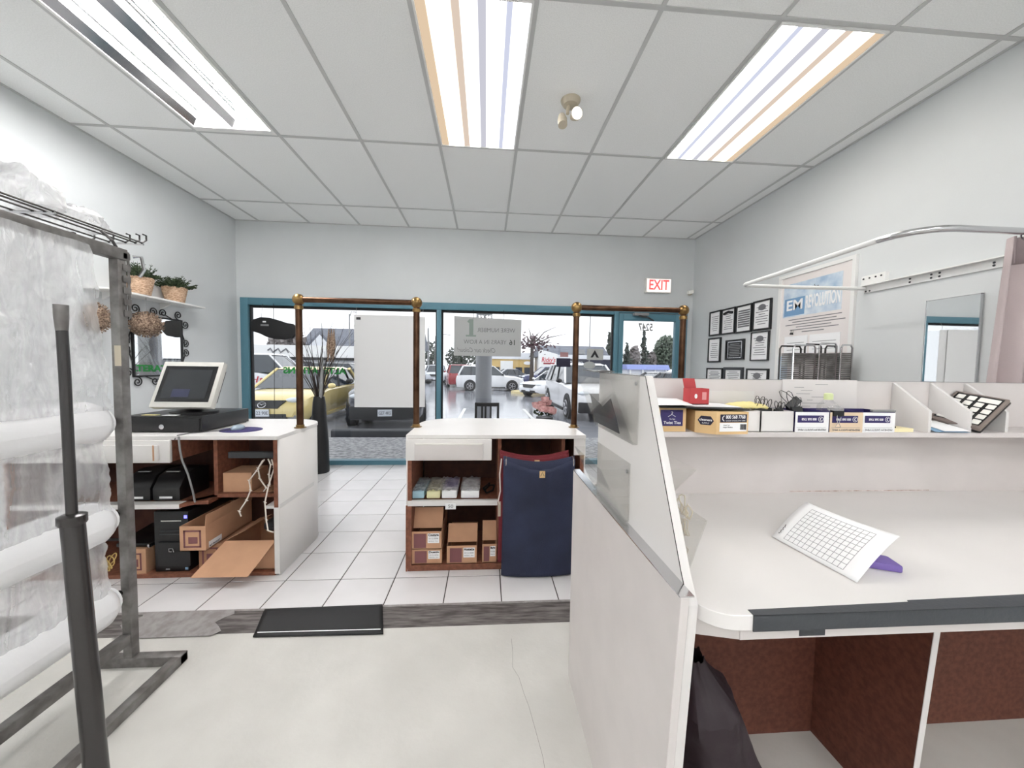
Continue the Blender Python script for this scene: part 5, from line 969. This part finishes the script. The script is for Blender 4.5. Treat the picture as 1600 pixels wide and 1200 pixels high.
# hung boards in the window
t = thing('hanging_board', 'large plain white board hung in front of the window', 'board', (-1.2, 4.46, .71)); MB().box(-1.572, -.848, 4.455, 4.459, .715, 1.815).build('front_sheet', M['board_white'], t); MB().box(-1.50, -.742, 4.466, 4.469, .722, 1.81).build('rear_sheet', M['board_white'], t); box('black_tag', M['black'], (-1.545, -1.495, 4.453, 4.455, 1.755, 1.785), t)
for x in (-1.55, -.77): MB().tube([(x, 4.462, 1.815), (x, 4.466, 1.86), (x, 4.49, 1.91)], .0025, 5).build('hanging_wire', M['grey'], t)
t = thing('window_sign', 'grey translucent sign with reversed lettering hung in the window', 'sign', (0, 4.46, 1.35)); MB().prism([(-.396, 4.46, 1.352), (.42, 4.46, 1.352), (.42, 4.46, 1.80), (-.396, 4.46, 1.828)], (0, .003, 0)).build('sheet', M['signsheet'], t)
R_ = Matrix(((-1, 0, 0), (0, 0, -1), (0, 1, 0))); ik = mat('faded_ink', S(112, 114, 114), .6); ik2 = mat('faded_dark_ink', S(84, 88, 86), .6)
text('WERE NUMBER', .05, (.115, 4.4592, 1.665), R_, ik, t, width=.46); MB().prism([(x, 4.4595, z) for x, z in ((-.255, 1.585), (-.13, 1.585), (-.13, 1.605), (-.165, 1.605), (-.165, 1.795), (-.215, 1.795), (-.10 - .14, 1.765), (-.215, 1.745), (-.215, 1.605), (-.255, 1.605))], (0, -.0008, 0)).build('numeral', mat('faded_green', S(128, 142, 134), .6), t); text('16', .06, (.315, 4.4592, 1.52), R_, ik2, t, width=.07, bold=.03); text('YEARS IN A ROW', .05, (-.02, 4.4592, 1.52), R_, ik, t, width=.52); text('Check our Colour!', .055, (-.12, 4.4592, 1.42), R_, ik, t, width=.46, shear=.3)
for x in (-.17, .2): MB().tube([(x, 4.462, 1.80), (x + .004, 4.462, 1.85), (x, 4.49, 1.915)], .003, 5).build('hanging_wire', M['dsteel'], t)
t = thing('hanging_bag', 'black fabric display pillow hung at the window top by a wire', 'display pillow', (-2.5, 4.44, 1.56))
top = [(-2.745, 1.675), (-2.70, 1.73), (-2.62, 1.757), (-2.52, 1.752), (-2.42, 1.725), (-2.33, 1.695), (-2.27, 1.69), (-2.225, 1.655)]; bot = [(-2.225, 1.57), (-2.27, 1.52), (-2.36, 1.503), (-2.47, 1.508), (-2.56, 1.53), (-2.63, 1.565), (-2.725, 1.595), (-2.725, 1.655)]
MB().prism([(x, 4.43, z) for x, z in top + bot], (0, .05, 0)).build('pillow', M['black'], t, bevel=.012); box('tag', M['paper'], (-2.592, -2.555, 4.4285, 4.43, 1.695, 1.712), t); box('tag', M['grey'], (-2.615, -2.525, 4.4285, 4.43, 1.655, 1.675), t)
MB().tube([(-2.62, 4.455, 1.75), (-2.62, 4.46, 1.80), (-2.62, 4.49, 1.92)], .002, 5).build('hanging_wire', M['dsteel'], t); MB().tube([(-2.49, 4.47, 1.92), (-2.49, 4.47, 1.30), (-2.495, 4.47, .95), (-2.50, 4.47, .55)], .003, 5).build('pull_cord', M['dsteel'], t)
# vase with twigs
random.seed(21); t = thing('floor_vase', 'tall black floor vase holding bare curly twigs', 'vase', (-1.865, 4.22, 0)); vx, vy = -1.875, 4.22
MB().lathe([(.10, 0), (.102, .02), (.095, .35), (.065, .80), (.055, .86), (.045, .86), (.045, .80)], (vx, vy, 0), 24).build('vase_body', M['blackgl'], t, smooth=True)
for k in range(34):
    a = random.uniform(0, 2 * PI); h = random.uniform(.5, 1.02); sp = random.uniform(.06, .40); pts = []
    for i in range(9):
        s_ = i / 8; w = .018 * s_ * math.sin(s_ * 9 + k); pts.append((vx + .02 * math.cos(a) + sp * math.cos(a) * s_ ** 1.5 + w, vy + .02 * math.sin(a) + .25 * sp * math.sin(a) * s_ + w * .5, .78 + h * s_))
    MB().tube(pts, [.0055 * (1 - .75 * i / 8) for i in range(9)], 5).build('twig', M['twig'], t)
MB().tube([(vx + .01, vy - .03, .6), (vx + .04, vy - .03, 1.0), (vx + .05, vy - .03, 1.3)], [.012, .02, .014], 8).build('dry_reed', M['grey'], t, smooth=True)
for x in (vx + .10, vx + .13, vx + .155): MB().tube([(x, vy, 1.25), (x + .01, vy, 1.45), (x + .012, vy, 1.62)], [.006, .022, .004], 7).build('seed_head', M['dried'], t, smooth=True)
# chair and flowers by the window
t = thing('dining_chair', 'black wooden chair with a slatted back behind the drawer counter', 'chair', (.02, 4.1, 0)); bw = M['iron']
for x in (-.118, .142):
    MB().tube([(x, 4.27, 0), (x, 4.25, .42), (x, 4.28, .80)], .014, 8).build('leg', bw, t); MB().tube([(x, 3.97, 0), (x, 3.97, .42)], .014, 8).build('leg', bw, t)
box('seat', bw, (-.14, .165, 3.95, 4.28, .42, .45), t, .006); box('top_rail', bw, (-.128, .155, 4.268, 4.29, .755, .80), t, .004); box('lower_rail', bw, (-.118, .142, 4.258, 4.275, .52, .55), t, .003)
for x in (-.045, -.005, .055): box('slat', bw, (x - .011, x + .011, 4.264, 4.276, .545, .76), t, .002)
random.seed(31); t = thing('side_table', 'small round table holding the rose pot by the window', 'table', (.69, 4.22, 0)); MB().lathe([(.24, 0), (.24, .02)], (.66, 4.22, .50), 28).build('table_top', M['white'], t); MB().cyl((.66, 4.22, .02), (.66, 4.22, .50), .025).build('pedestal', M['iron'], t); MB().lathe([(.16, 0), (.15, .02)], (.66, 4.22, 0), 24).build('foot', M['iron'], t)
t = thing('rose_pot', 'dark pot of pink roses by the window', 'flower pot', (.69, 4.22, .52)); MB().lathe([(.085, 0), (.10, .10), (.10, .125), (.088, .12)], (.69, 4.22, .5205), 22).build('pot', M['darkgrey'], t, smooth=True)
for k in range(11):
    a = k * 2.4; r = .045 * math.sqrt(k) * .82; c = Vector((.69 + r * math.cos(a), 4.22 + r * .7 * math.sin(a) - .02, .765 + .085 * (1 - r / .14) - .038 * (k % 3))); b = MB()
    for q in range(3):
        rr = .046 - .013 * q; n_ = 15; pr_ = ((.3, -.85), (.85, -.55), (1.0, .05), (.9 if q else 1.05, .62 + .15 * q))
        for i, (ra, ha) in enumerate(pr_): 
            for w in range(n_):
                an_ = w * 2 * PI / n_; m_ = 1 + .10 * math.sin(an_ * 5 + q * 2) * (i / 3); b.v.append(Vector((c.x + rr * ra * m_ * math.cos(an_), c.y + rr * ra * m_ * math.sin(an_), c.z + rr * ha + .008 * q)))
        o_ = len(b.v) - 4 * n_; b.f += [(o_ + i * n_ + w, o_ + i * n_ + (w + 1) % n_, o_ + (i + 1) * n_ + (w + 1) % n_, o_ + (i + 1) * n_ + w) for i in range(3) for w in range(n_)]
    b.ball(c + Vector((0, 0, .012)), .012, (1, 1, 1), 8); b.build('rose', M['pink'], t, smooth=True, kind='stuff')
foliage(40, lambda: (.69 + random.uniform(-.12, .12), 4.22 + random.uniform(-.08, .08), .69 + random.uniform(-.03, .05)), .025).build('leaves', M['leaf'], t, kind='stuff')
# ================================================================ right wall
def cert(label, y0, y1, z0, z1, style=0, fm='iron', fwid=.016):
    t = thing('framed_certificate', label, 'certificate', (XR, (y0 + y1) / 2, z0), 'framed certificates'); a, b_ = min(y0, y1), max(y0, y1); X = XR - .02
    for q in ((a, a + fwid, z0, z1), (b_ - fwid, b_, z0, z1), (a + fwid, b_ - fwid, z0, z0 + fwid), (a + fwid, b_ - fwid, z1 - fwid, z1)): box('frame_bar', M[fm] if isinstance(fm, str) else fm, (X, XR - .001, *q), t)
    pm = M['paper'] if style != 'plaque' else M['blackgl']
    box('sheet', pm, (XR - .012, XR - .002, a + fwid, b_ - fwid, z0 + fwid, z1 - fwid), t); w = b_ - a - 2 * fwid; h = z1 - z0; b = MB(); ym = (a + b_) / 2
    ink = M['grey'] if style == 'plaque' else M['inkgrey']; random.seed(int(y0 * 1000))
    for k in range(8):
        z = z0 + h * (.2 + .08 * k); l = w * random.uniform(.2, .4) if style != 'dense' else w * .42; b.box(XR - .0135, XR - .012, ym - l, ym + l, z, z + (.006 if style != 'dense' else .016))
    b.build('print_lines', ink, t, kind='stuff')
    if style == 'banner': MB().tube([(XR - .0135, ym - w * .38, z1 - .055), (XR - .0135, ym, z1 - .04), (XR - .0135, ym + w * .38, z1 - .055)], .014, 6).build('banner_print', M['ink'], t)
    if style == 'seal': MB().lathe([(.03, 0), (.03, .002)], (XR - .0145, ym, z1 - .07), 18, 'x', sx=1.6, sy=1).build('seal_print', M['inkgrey'], t)
    if style == 'plaque':
        for q in ((a + .035, a + .04, z0 + .02, z1 - .02), (b_ - .04, b_ - .035, z0 + .02, z1 - .02), (a + .035, b_ - .035, z0 + .02, z0 + .025), (a + .035, b_ - .035, z1 - .025, z1 - .02)): box('silver_line', M['chrome'], (XR - .0145, XR - .012, *q), t)
cert('framed certificate in the top row, nearest the entrance door', 3.975, 4.184, 1.625, 1.91); cert('framed certificate with a black banner heading in the top row', 3.735, 3.962, 1.622, 1.907, 'banner'); cert('framed certificate of dense grey print in the top row', 3.49, 3.722, 1.618, 1.905, 'dense'); cert('framed certificate in the top row, nearest the poster', 3.243, 3.475, 1.62, 1.91, 'seal')
cert('framed certificate in the middle row, nearest the door', 3.96, 4.188, 1.315, 1.60); cert('black award plaque with a silver border among the certificates', 3.58, 3.87, 1.34, 1.555, 'plaque'); cert('thin steel framed certificate in the middle row, nearest the poster', 3.253, 3.486, 1.325, 1.608, 'seal', 'dsteel', .011)
cert('framed certificate in the lowest row, nearest the door', 3.905, 4.20, 1.05, 1.25); cert('thick framed certificate at the middle of the lowest row', 3.58, 3.885, 1.03, 1.26, 0, 'darkgrey', .03); cert('framed certificate with a crest heading in the lowest row', 3.24, 3.53, 1.03, 1.248, 'seal')
# poster
t = thing('wall_poster', 'large white framed poster with a pale blue heading picture', 'poster', (XR, 2.81, .9)); a, b_, z0, z1 = 2.467, 3.159, .75, 2.075
for q in ((a, a + .028, z0, z1), (b_ - .028, b_, z0, z1), (a + .028, b_ - .028, z0, z0 + .028), (a + .028, b_ - .028, z1 - .028, z1)): box('frame_bar', M['white'], (XR - .022, XR - .001, *q), t)
pinkp = mat('poster_paper', S(232, 226, 224), .6); box('sheet', pinkp, (XR - .012, XR - .002, a + .028, b_ - .028, z0 + .028, z1 - .028), t)
sky = mat('poster_clouds', S(160, 186, 212), .6, col2=S(226, 234, 240), vscale=7); hp = box('heading_picture', sky, (XR - .0135, XR - .012, a + .10, b_ - .055, 1.70, 1.985), t)
box('logo_block', mat('poster_blue', S(120, 158, 196), .6), (XR - .0145, XR - .0135, 2.885, 3.09, 1.71, 1.86), hp)
text('EM', .085, (XR - .0150, 2.985, 1.795), FACE_W, M['paper'], hp, width=.16, bold=.03); text('REVOLUTION', .10, (XR - .0150, 2.725, 1.80), FACE_W, M['paper'], hp, width=.30, bold=.04); text('the', .04, (XR - .015, 2.79, 1.915), FACE_W, M['darkgrey'], hp, width=.06)
b = MB()
for k in range(6): l = (.24, .2, .27, .16, .22, .1)[k]; b.box(XR - .0135, XR - .012, 2.80 - l, 2.80 + l, 1.67 - .022 * k, 1.676 - .022 * k)
b.build('print_lines', M['inkgrey'], t, kind='stuff')
for ya, yb in ((2.84, 3.07), (2.56, 2.82)): n_ = box('note_card', M['paper'], (XR - .016, XR - .0125, ya, yb, 1.38, 1.53), t); b = MB(); [b.box(XR - .017, XR - .016, ya + .03, yb - .03, z, z + .004) for z in (1.41, 1.44, 1.47)]; b.build('note_lines', M['grey'], n_, kind='stuff')
box('picture_print', sky, (XR - .0135, XR - .012, 3.03, 3.13, 1.15, 1.36), t); clip(XR - .02, 2.99, 1.545, .016, 'small binder clip holding notes on the poster')
# frameless mirror
t = thing('wall_mirror', 'narrow frameless mirror beside the mauve curtain', 'mirror', (XR, 1.92, .4)); MB().box(XR - .014, XR - .004, 1.79, 2.03, .30, 1.662).build('mirror_glass', M['mirror'], t)
for q in ((1.786, 1.79, .3, 1.665), (2.03, 2.034, .3, 1.665), (1.786, 2.034, 1.662, 1.666)): box('chrome_edge', M['chrome'], (XR - .016, XR - .002, *q), t)
# slatted racks before the poster
def rack(label, x0, x1, y, zt, zs):
    t = thing('slatted_rack', label, 'rack', ((x0 + x1) / 2, y, 0), 'chrome slatted racks')
    MB().tube([(x0, y, 0), (x0, y, zt - .02), (x0 + .012, y, zt), (x1 - .012, y, zt), (x1, y, zt - .02), (x1, y, 0)], .006, 8).build('tube_frame', M['chrome'], t, smooth=True); MB().tube([(x0, y + .12, 0), (x0, y + .12, zt - .02), (x0 + .012, y + .12, zt), (x1 - .012, y + .12, zt), (x1, y + .12, zt - .02), (x1, y + .12, 0)], .006, 8).build('tube_frame', M['dsteel'], t, smooth=True)
    z = zs
    while z > 1.0: box('slat', M['steel'], (x0 + .006, x1 - .006, y - .004, y + .11, z - .010, z), t); z -= .0135
    box('lower_shelf', M['steel'], (x0, x1, y - .004, y + .12, .2, .22), t)
rack('slatted chrome rack before the poster, nearest the certificates', 2.17, 2.335, 2.44, 1.415, 1.36); rack('slatted chrome rack before the poster, the middle one', 2.347, 2.475, 2.42, 1.43, 1.36); rack('narrow slatted chrome rack before the poster, nearest the mirror', 2.50, 2.585, 2.41, 1.42, 1.365)
# curtain rail, wall track, curtain
t = thing('curtain_rail', 'white looped fitting room curtain rail fixed to the wall', 'curtain rail', (2.2, 1.9, 1.8)); zr = 1.815
path = [(XR - .02, 2.40), (2.2, 2.42)] + [(1.80 + .0 + .05 * math.cos(q), 2.37 + .05 * math.sin(q)) for q in [PI / 2 + i * PI / 12 for i in range(7)]] + [(1.745, 2.1), (1.73, 1.75)] + [(1.88 + .16 * math.cos(q), 1.52 + .16 * math.sin(q)) for q in [PI + i * PI / 16 for i in range(9)]] + [(2.2, 1.36), (XR - .01, 1.36)]
white_n = 12
MB().tube([(p[0], p[1], zr) for p in path[:white_n]], .0125, 12).build('rail_tube', M['white'], t, smooth=True); MB().tube([(p[0], p[1], zr) for p in path[white_n - 1:]], .0135, 12).build('rail_sleeve', M['chrome'], t, smooth=True)
t = thing('wall_track', 'white perforated steel track screwed to the wall above the mirror', 'wall bracket', (XR, 2.0, 1.8)); box('track_bar', M['white'], (XR - .012, XR - .001, 1.40, 2.41, 1.785, 1.835), t, .002); box('track_lip', M['white'], (XR - .045, XR - .012, 1.40, 2.41, 1.83, 1.836), t); box('end_plate', M['white'], (XR - .03, XR - .001, 2.26, 2.415, 1.84, 1.90), t, .002)
for y, z in ((2.40, 1.88), (2.36, 1.88), (2.32, 1.88), (2.285, 1.88), (2.395, 1.795), (2.37, 1.795), (2.13, 1.82), (2.13, 1.80), (2.02, 1.82), (2.02, 1.80), (1.98, 1.82), (1.98, 1.80), (1.75, 1.815), (1.75, 1.80)): MB().lathe([(.006, 0), (.006, .002)], (XR - .0322 if z > 1.85 else XR - .0142, y, z), 10, 'x').build('screw_hole', M['darkgrey'], t)
t = thing('curtain', 'mauve fitting room curtain hanging from the rail end', 'curtain', (2.4, 1.36, 0))
MB().grid(lambda u, v: ((2.16 - .1 * v) + (2.60 - 2.16 + .1 * v) * u, 1.375 + (.03 + .02 * v) * math.sin(u * 30) + .01 * math.sin(u * 11), 1.80 - 1.74 * v), 70, 14).build('cloth', M['mauve'], t, smooth=True, solid=.003); MB().grid(lambda u, v: (2.16 + .44 * u, 1.372 + .032 * math.sin(u * 30) - .001, 1.80 - .11 * v), 70, 2).build('header_band', mat('mauve_band', S(150, 136, 138), .8), t, smooth=True, solid=.006)
for k in range(5): MB().tube([(2.20 + .09 * k, 1.36 + .022 * math.cos(i * PI / 6), 1.805 + .022 * math.sin(i * PI / 6)) for i in range(12)], .003, 5, closed=True).build('grommet', M['chrome'], t, smooth=True)
# emergency light on the ceiling
t = thing('emergency_light', 'beige twin head emergency light on a ceiling tile', 'emergency light', (.5, 2.32, CE)); ex_, ey_ = .505, 2.33
MB().lathe([(.062, 0), (.06, -.008), (.045, -.03), (.02, -.036)], (ex_, ey_, CE), 26).build('base_dome', M['beige'], t, smooth=True, recalc=True); MB().tube([(ex_ - .01, ey_, CE - .03), (ex_ - .02, ey_ - .01, CE - .07), (ex_ - .02, ey_ - .015, CE - .09)], .011, 8).build('stem', M['beige'], t, smooth=True)
MB().tube([(ex_ - .05, ey_ + .02, CE - .085), (ex_ - .05, ey_ - .0, CE - .12), (ex_ - .05, ey_ - .015, CE - .16)], [.022, .03, .029], 14).build('lamp_head', M['beige'], t, smooth=True); h_ = MB().tube([(ex_ + .02, ey_ + .02, CE - .085), (ex_ + .03, ey_ - .03, CE - .10), (ex_ + .032, ey_ - .045, CE - .104)], [.02, .036, .037], 16).build('lamp_head', M['beige'], t, smooth=True)
MB().tube([(ex_ + .032, ey_ - .044, CE - .104), (ex_ + .033, ey_ - .050, CE - .106)], [.034, .03], 16).build('lamp_lens', mat('bright_lens', S(245, 245, 245), .2, emit=1.0), h_, smooth=True)
